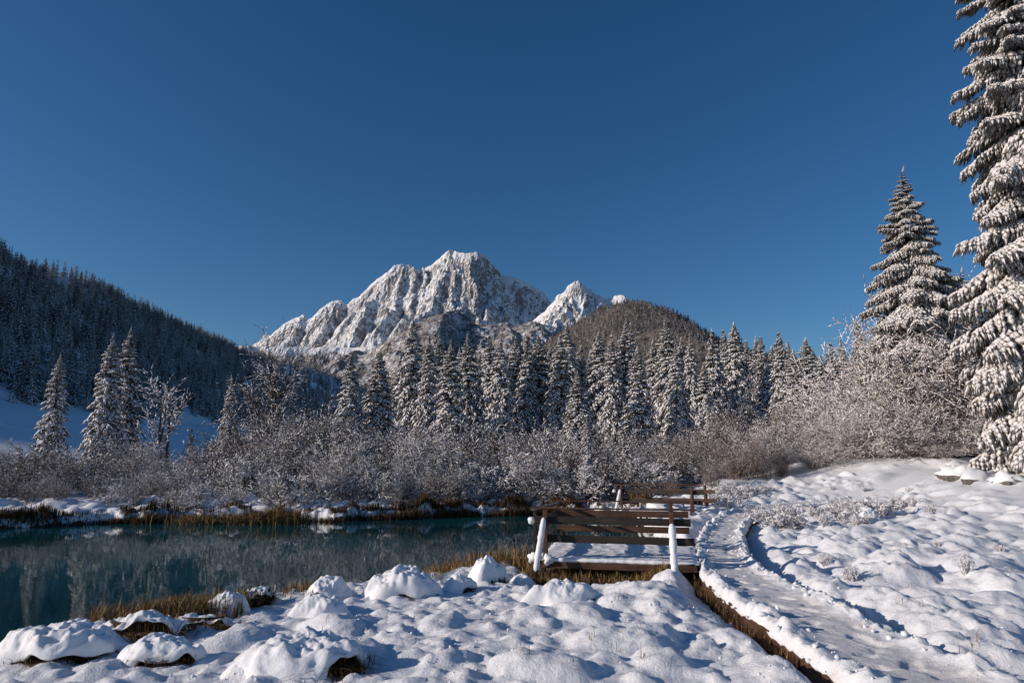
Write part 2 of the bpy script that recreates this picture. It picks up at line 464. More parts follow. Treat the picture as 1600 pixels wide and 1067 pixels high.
hx = axis([(-560, -320, 12), (-320, -40, 4), (-40, 60, 20)]); hy = axis([(-130, 200, 5), (200, 700, 8), (700, 1900, 30)])
A, B = np.meshgrid(hx, hy)
ZH = hill_height(A, B) - 5.0 * ((A > -87) & (B < 104))
tag(obj('snowy_hillside', np.stack([A, B, ZH], -1).reshape(-1, 3), [grid_faces(len(hx), len(hy))], snow_material('hill_snow', 2, .3, .3), smooth=True), kind='structure')

# ------------------------------------------------------------------ mountains
def pxcurve(pts, Y):
    P = np.array([at(x, y, Y) for x, y in pts]); return P[:, 0], P[:, 2]
A_pts = [(300, 560), (380, 545), (405, 531), (413, 522), (425, 522), (436, 512), (452, 500), (462, 495), (474, 490), (482, 498), (492, 494), (500, 484), (513, 471), (522, 466), (533, 467), (542, 474), (551, 466), (562, 460), (575, 447), (590, 433), (597, 430), (606, 423), (617, 412), (626, 409), (640, 411), (650, 413), (656, 421), (664, 413), (672, 409), (684, 402), (692, 394), (703, 388), (712, 392), (722, 396), (733, 397), (744, 395), (757, 398), (764, 406), (772, 413), (783, 425), (796, 430), (806, 432), (816, 437), (828, 443), (840, 447), (852, 458), (860, 470), (880, 490), (940, 520), (1060, 560)]
B_pts = [(780, 540), (830, 500), (853, 483), (862, 473), (868, 464), (875, 459), (882, 455), (887, 447), (893, 443), (899, 441), (904, 438), (909, 442), (914, 443), (918, 450), (925, 450), (930, 456), (940, 457), (947, 463), (956, 461), (968, 459), (974, 460), (980, 467), (1010, 480), (1080, 540)]
C_pts = [(380, 580), (440, 568), (480, 560), (520, 552), (560, 545), (600, 534), (640, 519), (665, 507), (690, 494), (715, 489), (740, 492), (770, 492), (800, 497), (830, 489), (850, 494), (880, 500), (930, 520), (1000, 560)]
YA, YB, YC = 4500., 3800., 3300.
mx = np.arange(-2300, 1300, 6.5); my = np.concatenate([np.arange(2600, 4700, 7.0), np.arange(4700, 5600, 60)])
A, B = np.meshgrid(mx, my)
def ridge(pts, Y, front, noise_amp, sx, sy, seed, jag):
    cx, cz = pxcurve(pts, Y)
    wob = 130 * fbm(A / 420, A * 0 + seed, 2, seed)
    t = Y + wob - B
    z = np.interp(A + 25 * perlin(A / 90, B / 160, seed + 3) * sstep(20, 200, np.abs(t)), cx, cz)
    z = z + jag * fbm(A / 38, B / 50, 4, seed + 5, .62) * (.5 + .5 * sstep(0, 60, np.abs(t)))
    wx_ = A + 60 * fbm(A / 300, B / 300, 3, seed + 8); wy_ = B + 60 * fbm(A / 300, B / 300, 3, seed + 9)
    rg = ridged(wx_ / sx + wy_ / (sy * 2.2), wy_ / sy, 8, seed + 11, .62) - .62
    tf = np.clip(t, 0, None)
    drop = np.where(t > 0, front(tf), -t * .9)
    amp = noise_amp * sstep(-20, 150, np.abs(t))
    return z - drop + amp * rg * 1.6
def spurs(lines, Y0, side, seed, right=1.0):
    """buttresses: each line runs down from the crest towards the valley; (px, py, metres in front of the crest)"""
    ax = A + 38 * fbm(A / 110, B / 110, 4, seed) + 12 * fbm(A / 30, B / 30, 3, seed + 1); by = B + 38 * fbm(A / 110, B / 110, 4, seed + 2)
    out = np.full(A.shape, -1e9)
    for ln in lines:
        P = [at(px, py, Y0 - t) for px, py, t in ln]
        for p, q_ in zip(P[:-1], P[1:]):
            e = (q_ - p)[:2]; L2 = e @ e
            t = np.clip(((ax - p[0]) * e[0] + (by - p[1]) * e[1]) / L2, 0, 1)
            dx = ax - p[0] - t * e[0]; dy = by - p[1] - t * e[1]
            d = np.hypot(dx, dy) * np.where(dx > 0, right, 1.0)
            out = np.maximum(out, p[2] + (q_[2] - p[2]) * t - side * d - .0007 * d * d)
    return out
SA = [[(703, 389, 10), (697, 411, 110), (683, 438, 240), (677, 470, 400), (650, 492, 560)], [(722, 398, 20), (718, 425, 130), (712, 452, 280), (700, 478, 430)],
      [(752, 398, 15), (738, 430, 150), (724, 462, 330), (716, 480, 450)], [(771, 410, 20), (768, 436, 120), (765, 470, 300), (760, 490, 450)],
      [(631, 411, 15), (624, 448, 170), (617, 477, 330), (588, 506, 520)], [(648, 415, 15), (646, 445, 160), (640, 480, 340), (625, 505, 480)], [(603, 427, 15), (588, 454, 140), (568, 480, 290), (552, 514, 480)],
      [(575, 450, 10), (556, 478, 140), (530, 512, 330)], [(529, 468, 10), (517, 490, 110), (500, 518, 260)], [(474, 493, 10), (459, 514, 100), (448, 530, 200)], [(500, 486, 10), (486, 512, 120), (474, 532, 230)],
      [(662, 416, 10), (664, 448, 180), (660, 478, 350)], [(800, 433, 15), (796, 455, 120), (790, 480, 270)], [(830, 446, 15), (826, 464, 100), (822, 482, 210)]]
SB = [[(890, 446, 5), (888, 462, 60), (876, 490, 200)], [(903, 438, 5), (896, 458, 70), (884, 480, 160), (872, 500, 260)], [(893, 446, 5), (878, 470, 90), (862, 494, 210)], [(914, 447, 5), (915, 462, 70), (908, 486, 190)], [(940, 459, 5), (936, 470, 60), (930, 486, 140)], [(874, 464, 5), (862, 482, 80), (852, 500, 170)]]
SCx = [[(715, 481, -120), (697, 486, 20), (690, 506, 150), (672, 540, 330), (655, 575, 520)], [(640, 514, -40), (610, 545, 220), (590, 575, 400)], [(790, 500, -40), (800, 520, 160), (805, 550, 330)], [(560, 543, -40), (535, 560, 140), (515, 585, 300)]]
zA = ridge(A_pts, YA, lambda t: np.where(t < 620, 1.12 * t, 694 + (t - 620) * .45), 110, 150, 420, 41, 26)
zA = smax(zA - 75 * sstep(30, 200, np.abs(YA - B)), spurs(SA, YA, 1.3, 401, 1.15) + 48 * (ridged(A / 95, B / 190, 6, 433, .6) - .62) - 6, 14)
zB = ridge(B_pts, YB, lambda t: np.where(t < 300, 1.1 * t, 330 + (t - 300) * .5), 70, 100, 260, 57, 24)
zB = smax(zB - 45 * sstep(20, 120, np.abs(YB - B)), spurs(SB, YB, 1.3, 411, 1.1) + 40 * (ridged(A / 80, B / 150, 6, 437, .6) - .62) - 5, 10)
zC = ridge(C_pts, YC, lambda t: .66 * t, 60, 200, 380, 73, 12)
zC = smax(zC - 40, spurs(SCx, YC, .36, 421, 1.9) + 26 * (ridged(A / 110, B / 200, 6, 439, .58) - .6), 16)
ZM = np.maximum(np.maximum(zA, zB), zC)
wooded = np.where(zC >= np.maximum(zA, zB) - 6, 1.0, 0.0)
wooded = np.maximum(wooded, sstep(660, 520, ZM + 60 * fbm(A / 120, B / 120, 3, 91)) * .9)
mm_, n, l, b = material('mountain_rock_and_snow', .75, .1)
geo = n.new('ShaderNodeNewGeometry'); sep = n.new('ShaderNodeSeparateXYZ'); l.new(geo.outputs['Normal'], sep.inputs[0])
t1 = noise_node(n, l, .03, 9, .75); t2 = noise_node(n, l, .07, 8, .75, stretch=(1.6, .5, .35))
s = math_(n, l, 'ADD', sep.outputs[2], math_(n, l, 'MULTIPLY', math_(n, l, 'SUBTRACT', t1.outputs[0], .5), .75))
s = math_(n, l, 'ADD', s, math_(n, l, 'MULTIPLY', math_(n, l, 'SUBTRACT', t2.outputs[0], .5), .55))
k = ramp(n, l, s, [(.36, (0, 0, 0)), (.46, (1, 1, 1))])
rock = ramp(n, l, t2.outputs[0], [(.3, (.13, .125, .125)), (.5, (.26, .25, .245)), (.7, (.45, .44, .44))])
col = mixc(n, l, k.outputs[0], rock.outputs[0], (.80, .81, .83))
wd = n.new('ShaderNodeAttribute'); wd.attribute_name = 'wooded'
t3 = noise_node(n, l, .09, 5, .75, stretch=(1, 1, .3)); t4 = noise_node(n, l, .012, 5, .6)
wc = ramp(n, l, math_(n, l, 'ADD', math_(n, l, 'MULTIPLY', t3.outputs[0], .6), math_(n, l, 'MULTIPLY', t4.outputs[0], .4)), [(.36, (.05, .045, .042)), (.46, (.14, .125, .115)), (.52, (.34, .33, .33)), (.59, (.68, .68, .70))])
wf = math_(n, l, 'ADD', wd.outputs['Fac'], math_(n, l, 'MULTIPLY', math_(n, l, 'SUBTRACT', t4.outputs[0], .5), .6))
wf = ramp(n, l, wf, [(.42, (0, 0, 0)), (.62, (1, 1, 1))])
l.new(mixc(n, l, wf.outputs[0], col, wc.outputs[0]), b.inputs['Base Color'])
hb = math_(n, l, 'ADD', t1.outputs[0], math_(n, l, 'MULTIPLY', t2.outputs[0], .6))
bump(n, l, b, hb, .5, 12)
mo = obj('rocky_mountain', np.stack([A, B, ZM], -1).reshape(-1, 3), [grid_faces(len(mx), len(my))], mm_, smooth=False)
set_attr(mo.data, 'wooded', wooded.ravel()); tag(mo, kind='structure')

# the rounded wooded hill below the second peak
D_pts = [(560, 640), (700, 590), (780, 578), (830, 550), (880, 512), (930, 485), (965, 471), (1000, 469), (1020, 476), (1045, 490), (1075, 507), (1110, 528), (1160, 545), (1240, 560), (1350, 572), (1500, 585), (1750, 600)]
YD = 2000.
dcx, dcz = pxcurve(D_pts, YD)
def dome_hill(x, y):
    z = np.interp(x, dcx, dcz)
    t = YD - y
    return z - np.where(t > 0, .30 * t + .00012 * t * t, -t * .5) + 22 * fbm(x / 160, y / 160, 4, 131) * sstep(0, 150, np.abs(t)) + 30 * (ridged(x / 300, y / 500, 3, 137) - .6) * sstep(0, 200, np.abs(t)) - 6
kx = np.arange(-700, 2100, 16.); ky = np.arange(1000, 2300, 16.)
A, B = np.meshgrid(kx, ky)
wm2, n, l, b = material('wooded_hill_floor', .9, .1)
t3 = noise_node(n, l, .12, 5, .7)
c = ramp(n, l, t3.outputs[0], [(.4, (.06, .05, .045)), (.6, (.17, .15, .14)), (.75, (.45, .45, .46))]); l.new(c.outputs[0], b.inputs['Base Color'])
tag(obj('wooded_hill', np.stack([A, B, dome_hill(A, B)], -1).reshape(-1, 3), [grid_faces(len(kx), len(ky))], wm2, smooth=True), kind='structure')
# valley floor that carries everything out to the mountain
vx = np.array([-6000, -700, -90, 90, 700, 6000.]); vy = np.array([-300, 80, 105, 600, 2600, 6000.])
A, B = np.meshgrid(vx, vy)
tag(obj('valley_floor', np.stack([A, B, np.where(B > 100, .9, .2) - 1.2 * (np.abs(A) < 0)], -1).reshape(-1, 3) * [1, 1, 1] - [0, 0, .7], [grid_faces(6, 6)], M_SNOW), kind='structure')

# ------------------------------------------------------------------ plants
def octas(P0, P1, w, ht, hb, pos=.45, tilt=None):
    """stretched octahedra from P0 to P1: upper faces (snow) and lower faces (needles)"""
    P0 = np.asarray(P0, float); P1 = np.asarray(P1, float); k = len(P0)
    d = norm(P1 - P0); Z = np.tile([0., 0., 1.], (k, 1))
    s = np.cross(d, Z); bad = np.linalg.norm(s, axis=1) < .15
    s[bad] = np.cross(d[bad], [0.6, -.8, 0]); s = norm(s); u = np.cross(s, d)
    w = np.broadcast_to(w, (k,))[:, None]; ht = np.broadcast_to(ht, (k,))[:, None]; hb = np.broadcast_to(hb, (k,))[:, None]
    m = P0 + (P1 - P0) * pos
    V = np.stack([P0, P1, m + s * w, m - s * w, m + u * ht, m - u * hb], 1).reshape(-1, 3)
    o = np.arange(k)[:, None] * 6
    top = np.concatenate([o + [0, 2, 4], o + [2, 1, 4], o + [1, 3, 4], o + [3, 0, 4]])
    bot = np.concatenate([o + [2, 0, 5], o + [1, 2, 5], o + [3, 1, 5], o + [0, 3, 5]])
    return V, top, bot
def compact(V, Fc):
    used, inv = np.unique(Fc, return_inverse=True)
    return V[used], inv.reshape(Fc.shape)
def trunk_mesh(name, H, r, seed, mat, lean=0):
    q = np.random.default_rng(seed); k = 9; sides = 7; V = []; Fq = []
    for i in range(k + 1):
        t = i / k; c = np.array([lean * t * t, 0, H * t - .3 * (i == 0)]) + np.r_[q.normal(0, .02 * H / 20, 2), 0]
        rr = r * (1 - t) ** .8 * (1.25 if i == 0 else 1) + .012
        for s_ in range(sides):
            a = 2 * PI * s_ / sides; V.append(c + [rr * math.cos(a), rr * math.sin(a), 0])
    for i in range(k):
        for s_ in range(sides):
            a = i * sides + s_; b_ = i * sides + (s_ + 1) % sides
            Fq.append((a, b_, b_ + sides, a + sides))
    return mesh(name, V, [np.array(Fq)], mat, smooth=True)

def spruce_fingers(seed, H, R, spacing, per, mtw, shape=.72, bare=.03, droop=1.0):
    q = np.random.default_rng(seed)
    P0, P1, W, LV = [], [], [], []
    h = bare * H
    while h < H * .985:
        f = h / H
        prof = R * (1 - f) ** shape * (.72 + .28 * sstep(0, .18, f)) * min(1, .35 + (1 - f) / .22)
        nb = max(4, int(round(per * (1 - .4 * f))))
        a0 = q.uniform(0, 6.28)
        for k in range(nb):
            az = a0 + 2 * PI * k / nb + q.normal(0, .22)
            L = max(.10, prof * q.uniform(.68, 1.15)); hh = h + q.uniform(-.6, .6) * spacing
            p0 = math.radians(np.interp(f, [0, .5, .85, 1], [-8, 4, 24, 50])) + q.normal(0, .09)
            dr = np.interp(f, [0, .6, 1], [.72, .62, .2]) * droop * q.uniform(.7, 1.3)
            o = np.array([math.cos(az), math.sin(az), 0]); sd_ = np.array([-o[1], o[0], 0])
            def pt(t): return o * (L * t * (1 - .1 * dr * t)) + np.array([0, 0, hh + math.tan(p0) * L * t - dr * L * t * t])
            ts = [.12, .42, .7, 1.04]
            for i in range(3):
                P0.append(pt(ts[i] - .08)); P1.append(pt(ts[i + 1] + .05)); W.append(.06 + .07 * L * (1 - .25 * i)); LV.append(0)
            for j in range(mtw):
                t = .2 + .75 * (j + q.uniform(.1, .9)) / mtw; sgn = 1 if j % 2 else -1
                ll = L * (.40 * (1 - t) + .16) * q.uniform(.7, 1.25) + .05
                ang = math.radians(q.uniform(38, 68)) * sgn
                dd = o * math.cos(ang) + sd_ * math.sin(ang) + np.array([0, 0, math.tan(p0) - 2 * dr * t - q.uniform(.1, .9)])
                a = pt(t); P0.append(a); P1.append(a + norm(dd) * ll); W.append(.045 + .14 * ll); LV.append(1)
        h += spacing * np.interp(f, [0, 1], [1.1, .62]) * q.uniform(.85, 1.15)
    # leader
    P0.append([0, 0, H * .93]); P1.append([0, 0, H * 1.03]); W.append(.06); LV.append(0)
    return np.array(P0), np.array(P1), np.array(W), np.array(LV), q
def spruce_meshes(name, seed, H, R, spacing=.52, per=8, mtw=7, snowy=.85, **kw):
    P0, P1, W, LV, q = spruce_fingers(seed, H, R, spacing, per, mtw, **kw)
    k = len(P0)
    V, top, bot = octas(P0, P1, W * q.uniform(.6, 1.05, k), .02, W * q.uniform(.35, .9, k) + .03)
    # hanging needle sprays under the limbs
    i = q.choice(k, k // 3, replace=False); a = P0[i] * .4 + P1[i] * .6; bb = a + np.c_[q.normal(0, .10, (len(i), 2)), -q.uniform(.15, .5, len(i))]
    V2, t2_, b2_ = octas(a, bb, .07, .07, .07)
    Vn = np.concatenate([V, V2]); Fn = np.concatenate([top, bot, t2_ + len(V), b2_ + len(V)])
    needles = mesh(name + '_needles', Vn, [Fn], M_NEEDLEFROST)
    keep = q.random(k) < snowy
    A_, B_ = P0[keep], P1[keep]; ww = W[keep] * q.uniform(.6, 1.1, keep.sum())
    off = np.c_[np.zeros((len(A_), 2)), .015 + .1 * ww]
    V, top, bot = octas(A_ + off, A_ + (B_ - A_) * q.uniform(.8, 1.03, (len(A_), 1)) + off, ww * .95, ww * q.uniform(.45, 1.0, len(ww)) + .035, .012, pos=.55)
    snow = mesh(name + '_snow', V, [np.concatenate([top, bot])], M_TREESNOW, smooth=True)
    trunk = trunk_mesh(name + '_trunk', H * .98, .012 * H + .03, seed, M_BARK)
    return trunk, needles, snow

SPR = []
for i, (R, sp, per, mt, sn, dr) in enumerate([(3.4, .38, 8, 8, .92, 1.0), (3.0, .36, 7, 8, .95, 1.2), (3.7, .40, 8, 9, .9, .9), (2.8, .36, 7, 7, .92, 1.1), (3.2, .37, 8, 8, .78, 1.1), (3.5, .38, 7, 8, .97, 1.35), (3.1, .42, 7, 9, .88, .85)]):
    SPR.append(spruce_meshes('spruce', 300 + i, 16.0, R, sp, per, mt, sn, droop=dr))
def spruce_tree(var, loc, H, wid, rz, label, group):
    e = empty('spruce_tree', loc, rz, (H / 16 * wid, H / 16 * wid, H / 16))
    tag(e, label, 'tree', group)
    t_, n_, s_ = SPR[var]
    link('trunk', t_, e); link('needles', n_, e); link('snow', s_, e)
    return e
ORD = 'first second third fourth fifth sixth seventh eighth ninth tenth eleventh twelfth thirteenth fourteenth fifteenth sixteenth seventeenth eighteenth nineteenth twentieth'.split()
def ordinal(k):
    if k < 20: return ORD[k]
    tens = {2: 'twenty', 3: 'thirty', 4: 'forty', 5: 'fifty', 6: 'sixty', 7: 'seventy'}[(k + 1) // 10]
    return (tens[:-1] + 'ieth') if (k + 1) % 10 == 0 else tens + '-' + ORD[(k + 1) % 10 - 1]
def ground_any(x, y):
    if y < 95 and abs(x) < 85: return gz(x, y)
    return float(hill_height(np.array([x]), np.array([y]))[0])
def tip_tree(px, py, Y, var, wid, label, group):
    p = at(px, py, Y); z = ground_any(p[0], p[1])
    # the trunk stands upright: its foot is straight below the tip
    return spruce_tree(var, (p[0], p[1], z - .1), (p[2] - z) / 1.0, wid, random.uniform(0, 6.28), label, group)
front = [(549, 552, 60), (594, 546, 62), (646, 497, 74), (671, 522, 66), (705, 532, 60), (731, 521, 70), (782, 528, 64), (875, 520, 66), (902, 580, 56), (935, 516, 66), (955, 521, 62), (995, 540, 58), (1039, 499, 72), (1054, 540, 60), (1099, 565, 58), (1112, 514, 64), (1146, 501, 70), (1216, 516, 68), (1238, 545, 56), (1258, 527, 66), (1281, 552, 60)]
kinds = ['slim', 'broad', 'tall', 'droopy', 'dense', 'heavily laden', 'ragged']
for k, (px, py, Y) in enumerate(front):
    hgt = (720 - py) / F * Y
    tip_tree(px, py, Y, (k * 3 + 1) % 7, random.uniform(.95, 1.2) * (13.5 / max(hgt, 9)) ** .45, f'snow-laden sunlit spruce, {ordinal(k)} from the left in the front of the treeline', 'spruces at the front of the treeline')
back = [(625, 560, 80), (687, 521, 80), (765, 521, 80), (806, 524, 82), (824, 521, 78), (841, 521, 82), (860, 535, 86), (885, 506, 78), (907, 530, 84), (976, 504, 80), (985, 502, 84), (1020, 530, 88), (1064, 525, 82), (1077, 525, 80), (1130, 512, 78), (1165, 530, 86), (1180, 525, 84), (1188, 523, 80), (1205, 540, 88), (1230, 530, 84), (1297, 533, 72), (1318, 545, 70), (1338, 500, 66), (1312, 527, 80), (660, 560, 88), (718, 545, 86), (750, 545, 88), (922, 545, 88), (1270, 545, 84)]
back.sort()
for k, (px, py, Y) in enumerate(back):
    hgt = (720 - py) / F * Y
    tip_tree(px, py, Y, (k * 5 + 4) % 7, random.uniform(.9, 1.15) * (13.5 / max(hgt, 9)) ** .45, f'shaded snowy spruce behind the front trees of the treeline, {ordinal(k)} from the left', 'spruces at the back of the treeline')
for px, py, Y, v, w, lab in [(95, 552, 58, 6, 1.0, 'dim thin spruce rising from the bushes at the far left of the field'), (178, 522, 52, 0, 1.0, 'left of the two tall spruces standing together before the shaded field'), (205, 513, 55, 4, 1.05, 'right and darker of the two tall spruces standing together before the shaded field'),
        (363, 590, 52, 5, .95, 'small bright pointed spruce right of the shaded field'), (300, 666, 60, 5, .9, 'tiny snowy spruce at the lower edge of the shaded field'), (460, 598, 58, 3, .9, 'pale spruce half hidden behind the rusty bare tree'), (262, 668, 56, 6, .9, 'small dark spruce at the foot of the bent snowy tree'),
        (917, 652, 36, 5, .95, 'little spruce loaded with bright snow in the thicket above the railings')]:
    tip_tree(px, py, Y, v, w, lab, None)

# ---- the two large spruces on the right: every bough its own part
def bough_mesh(name, seed, L, hang=.62, snowy=.94):
    q = np.random.default_rng(seed)
    P0, P1, W, T, B_ = [], [], [], [], []
    def pt(t): return np.array([L * t, .04 * L * math.sin(3 * t + seed), -.16 * L * t - .38 * L * t * t + .16 * L * t ** 4])
    nm = 9
    for i in range(nm):
        a, c = pt(.04 + .96 * i / nm), pt(.04 + .96 * (i + 1.5) / nm)
        wv = .16 * (1 - .7 * i / nm) * L / 3.2
        P0.append(a); P1.append(c); W.append(wv); T.append(wv * .8); B_.append(wv * .7)
    ntw = int(L / .048)
    for j in range(ntw):
        t = .12 + .88 * (j + q.random()) / ntw; sg = 1 if j % 2 else -1
        ll = L * (.36 * (1 - t) ** .8 + .09) * q.uniform(.6, 1.2)
        ang = math.radians(q.uniform(35, 75)) * sg
        a = pt(t); d0 = np.array([math.cos(ang), math.sin(ang), -.25 - q.uniform(0, .35)]); d0 /= np.linalg.norm(d0)
        k = 2 if ll < .35 else 3; cur = a; dcur = d0
        for i in range(k):
            nx = cur + dcur * ll / k
            P0.append(cur - dcur * .03); P1.append(nx + dcur * .05); wv = .05 + .065 * ll; W.append(wv * q.uniform(.7, 1.2)); T.append(wv * .75); B_.append(wv * .8)
            # twigs hanging from the side branch like a comb
            for m_ in range(4):
                aa = cur + (nx - cur) * q.random(); hl = hang * q.uniform(.25, .85) * (1 - .3 * t)
                dd = np.array([dcur[0] * .35 + q.normal(0, .12), dcur[1] * .35 + q.normal(0, .12), -1])
                P0.append(aa); P1.append(aa + norm(dd) * hl); W.append(.022 + .026 * q.random()); T.append(.036); B_.append(.03)
            cur = nx; dcur = norm(dcur + np.array([0, 0, -.28]))
    P0 = np.array(P0); P1 = np.array(P1); W = np.array(W); T = np.array(T); B_ = np.array(B_)
    Vn, tn, bn = octas(P0, P1, W, T * .4, B_)
    keep = q.random(len(P0)) < snowy
    off = np.array([0, 0, .03])
    Vs, ts, bs = octas(P0[keep] + off, P0[keep] + (P1[keep] - P0[keep]) * .96 + off, W[keep] * .95, T[keep] * 1.05, B_[keep] * .35, pos=.5)
    Fn = np.concatenate([tn, bn]); Fs = np.concatenate([ts, bs]) + len(Vn)
    return mesh(name, np.concatenate([Vn, Vs]), [Fn, Fs], [M_BOUGHNEEDLE, M_BIGSNOW], [0, 1], smooth=True)
M_BIGSNOW = frost_material('bough_snow', (.34, .31, .29), (.76, .74, .735), 9, (.32, .52))
M_BOUGHNEEDLE = frost_material('bough_needles', (.05, .048, .036), (.27, .25, .225), 8, (.42, .60))
def big_spruce(loc, H, rfun, nbough, seed, label, meshes, base):
    q = np.random.default_rng(seed)
    e = empty('large_spruce', loc); tag(e, label, 'tree')
    link('trunk', trunk_mesh('large_trunk', H, .3, seed, M_BARK), e)
    az = q.uniform(0, 6.28)
    for k in range(nbough):
        f = ((k + .5) / nbough) ** 1.12; h = base + (H - base) * f * .985
        az += 2.39996 + q.normal(0, .25)
        L = rfun(f) * q.uniform(.84, 1.08)
        m_ = meshes[q.integers(len(meshes))]
        o = link('bough', m_, e); o.location = (0, 0, h)
        sc = L / 3.2
        pitch = math.radians(np.interp(f, [0, .4, .8, 1], [12, 8, -10, -48])) + q.normal(0, .13)
        o.rotation_euler = (q.normal(0, .08), pitch, az)
        lo = .42 * min(1, (1 - f) / .2 + .12); o.scale = (sc, max(sc, lo) * 1.15, max(sc, lo) * 1.2)
    tp = link('bough', meshes[0], e); tp.location = (0, 0, H * .985); tp.rotation_euler = (0, -1.45, 0); tp.scale = (.14, .08, .08)
    return e
BO = [bough_mesh('bough', 500 + i, 3.2) for i in range(6)]
p = at(1690, 700, 26.0)
big_spruce((p[0], p[1], gz(p[0], p[1]) - .1), 29., lambda f: 4.45 * (1 - f) ** .62 * (.9 + .1 * min(1, f / .2)), 292, 71, 'huge snow-covered spruce cut off by the top and right edges of the view', BO, .8)
p = at(1408, 262, 37.0)
z0 = gz(p[0], p[1])
big_spruce((p[0], p[1], z0 - .1), p[2] - z0, lambda f: 4.1 * (1 - f) ** .8 * min(1, .4 + (1 - f) / .3) + .08, 250, 72, 'tall snow-covered spruce with drooping boughs standing alone against the sky', [bough_mesh('bough', 520 + i, 3.2, .6, .82) for i in range(5)], 2.2)
p = at(1500, 420, 41.0); z0 = gz(p[0], p[1])
big_spruce((p[0], p[1], z0 - .1), p[2] - z0, lambda f: 2.6 * (1 - f) ** .8 + .15, 130, 73, 'snowy spruce squeezed between the two largest spruces', BO[:4], 2.0)

# ---- bare bushes and trees with rime on their twigs
def grow(seed, stems, H, spread, kids, levels=3, r0=.022, wander=.16, up=.10, base_r=.25, first=.15):
    q = np.random.default_rng(seed); S = []
    def limb(p, d, L, r, lev):
        nseg = 4 if lev == 0 else 3
        pts = [p]; rs = [r]
        for i in range(nseg):
            d = norm(d + q.normal(0, wander, 3) + np.array([0, 0, up if lev < 2 else -.02]))
            p = p + d * L / nseg; r2 = r * (1 - .75 * (i + 1) / nseg) + .003
            S.append((pts[-1], p, rs[-1], r2, lev)); pts.append(p); rs.append(r2)
            if lev < levels - 1:
                nk = kids[lev]
                for _ in range(nk):
                    if i / nseg < first and lev == 0 and q.random() < .7: continue
                    t = q.random(); b0 = pts[-2] + (pts[-1] - pts[-2]) * t
                    side = norm(np.cross(d, norm(q.normal(0, 1, 3))))
                    dd = norm(d * q.uniform(.5, 1.0) + side * q.uniform(.5, 1.0))
                    limb(b0, dd, L * q.uniform(.28, .5) * (1.05 - .4 * i / nseg), r2 * .6 + .002, lev + 1)
    for k in range(stems):
        a = q.uniform(0, 6.28); rr = base_r * math.sqrt(q.random())
        tilt = spread * q.random() ** .7; a2 = a + q.normal(0, .4)
        d = np.array([math.cos(a2) * math.sin(tilt), math.sin(a2) * math.sin(tilt), math.cos(tilt)])
        limb(np.array([rr * math.cos(a), rr * math.sin(a), -.1]), d, H * q.uniform(.7, 1.05), r0, 0)
    P0 = np.array([s[0] for s in S]); P1 = np.array([s[1] for s in S]); r = np.array([[s[2], s[3]] for s in S]); lv = np.array([s[4] for s in S])
    return P0, P1, r, lv, q
def twig_meshes(name, seed, bark, clump=.5, csize=(.03, .085), snowbar=.75, rmin=.008, frost=None, **kw):
    P0, P1, r, lv, q = grow(seed, **kw); k = len(P0); r = np.maximum(r, rmin)
    d = norm(P1 - P0); s = np.cross(d, [0, 0, 1.]); bad = np.linalg.norm(s, axis=1) < .25
    s[bad] = np.cross(d[bad], [.5, -.86, 0]); s = norm(s); u = np.cross(s, d)
    def ring(P, rr): return [P + s * rr[:, None] * .9 + u * rr[:, None] * .5, P - s * rr[:, None] * .9 + u * rr[:, None] * .5, P - u * rr[:, None]]
    V = np.stack(ring(P0, r[:, 0]) + ring(P1, r[:, 1]), 1).reshape(-1, 3); o = np.arange(k)[:, None] * 6
    Fq = np.concatenate([o + [0, 1, 4, 3], o + [1, 2, 5, 4], o + [2, 0, 3, 5]])
    bm = mesh(name + '_twigs', V, [Fq], bark)
    flat = np.abs(d[:, 2]) < .93
    keep = (q.random(k) < snowbar) & (flat | (q.random(k) < .35)) & (lv > 0)
    A_, B_ = P0[keep], P1[keep]; rr = r[keep].mean(1)
    off = u[keep] * (rr * .6)[:, None]
    V1, t1_, b1_ = octas(A_ + off, B_ + off, rr * 1.1 + .006, rr * .9 + .012, .002, pos=.5)
    nc = int(k * clump); i = q.integers(0, k, nc); i = i[lv[i] > 0]
    c = P0[i] + (P1[i] - P0[i]) * q.random((len(i), 1)); sz = q.uniform(*csize, len(i)) * q.uniform(.6, 1, len(i))
    dv = d[i] * sz[:, None] * q.uniform(.8, 1.9, (len(i), 1))
    V2, t2_, b2_ = octas(c - dv, c + dv, sz * .7, sz * .7, sz * .35, pos=.5)
    sm = mesh(name + '_snow', np.concatenate([V1, V2]), [np.concatenate([t1_, b1_, t2_ + len(V1), b2_ + len(V1)])], frost or M_TWIGSNOW)
    return bm, sm
M_WILLOW = frost_material('willow_rime', (.50, .45, .43), (.86, .83, .82), 5, (.28, .5))
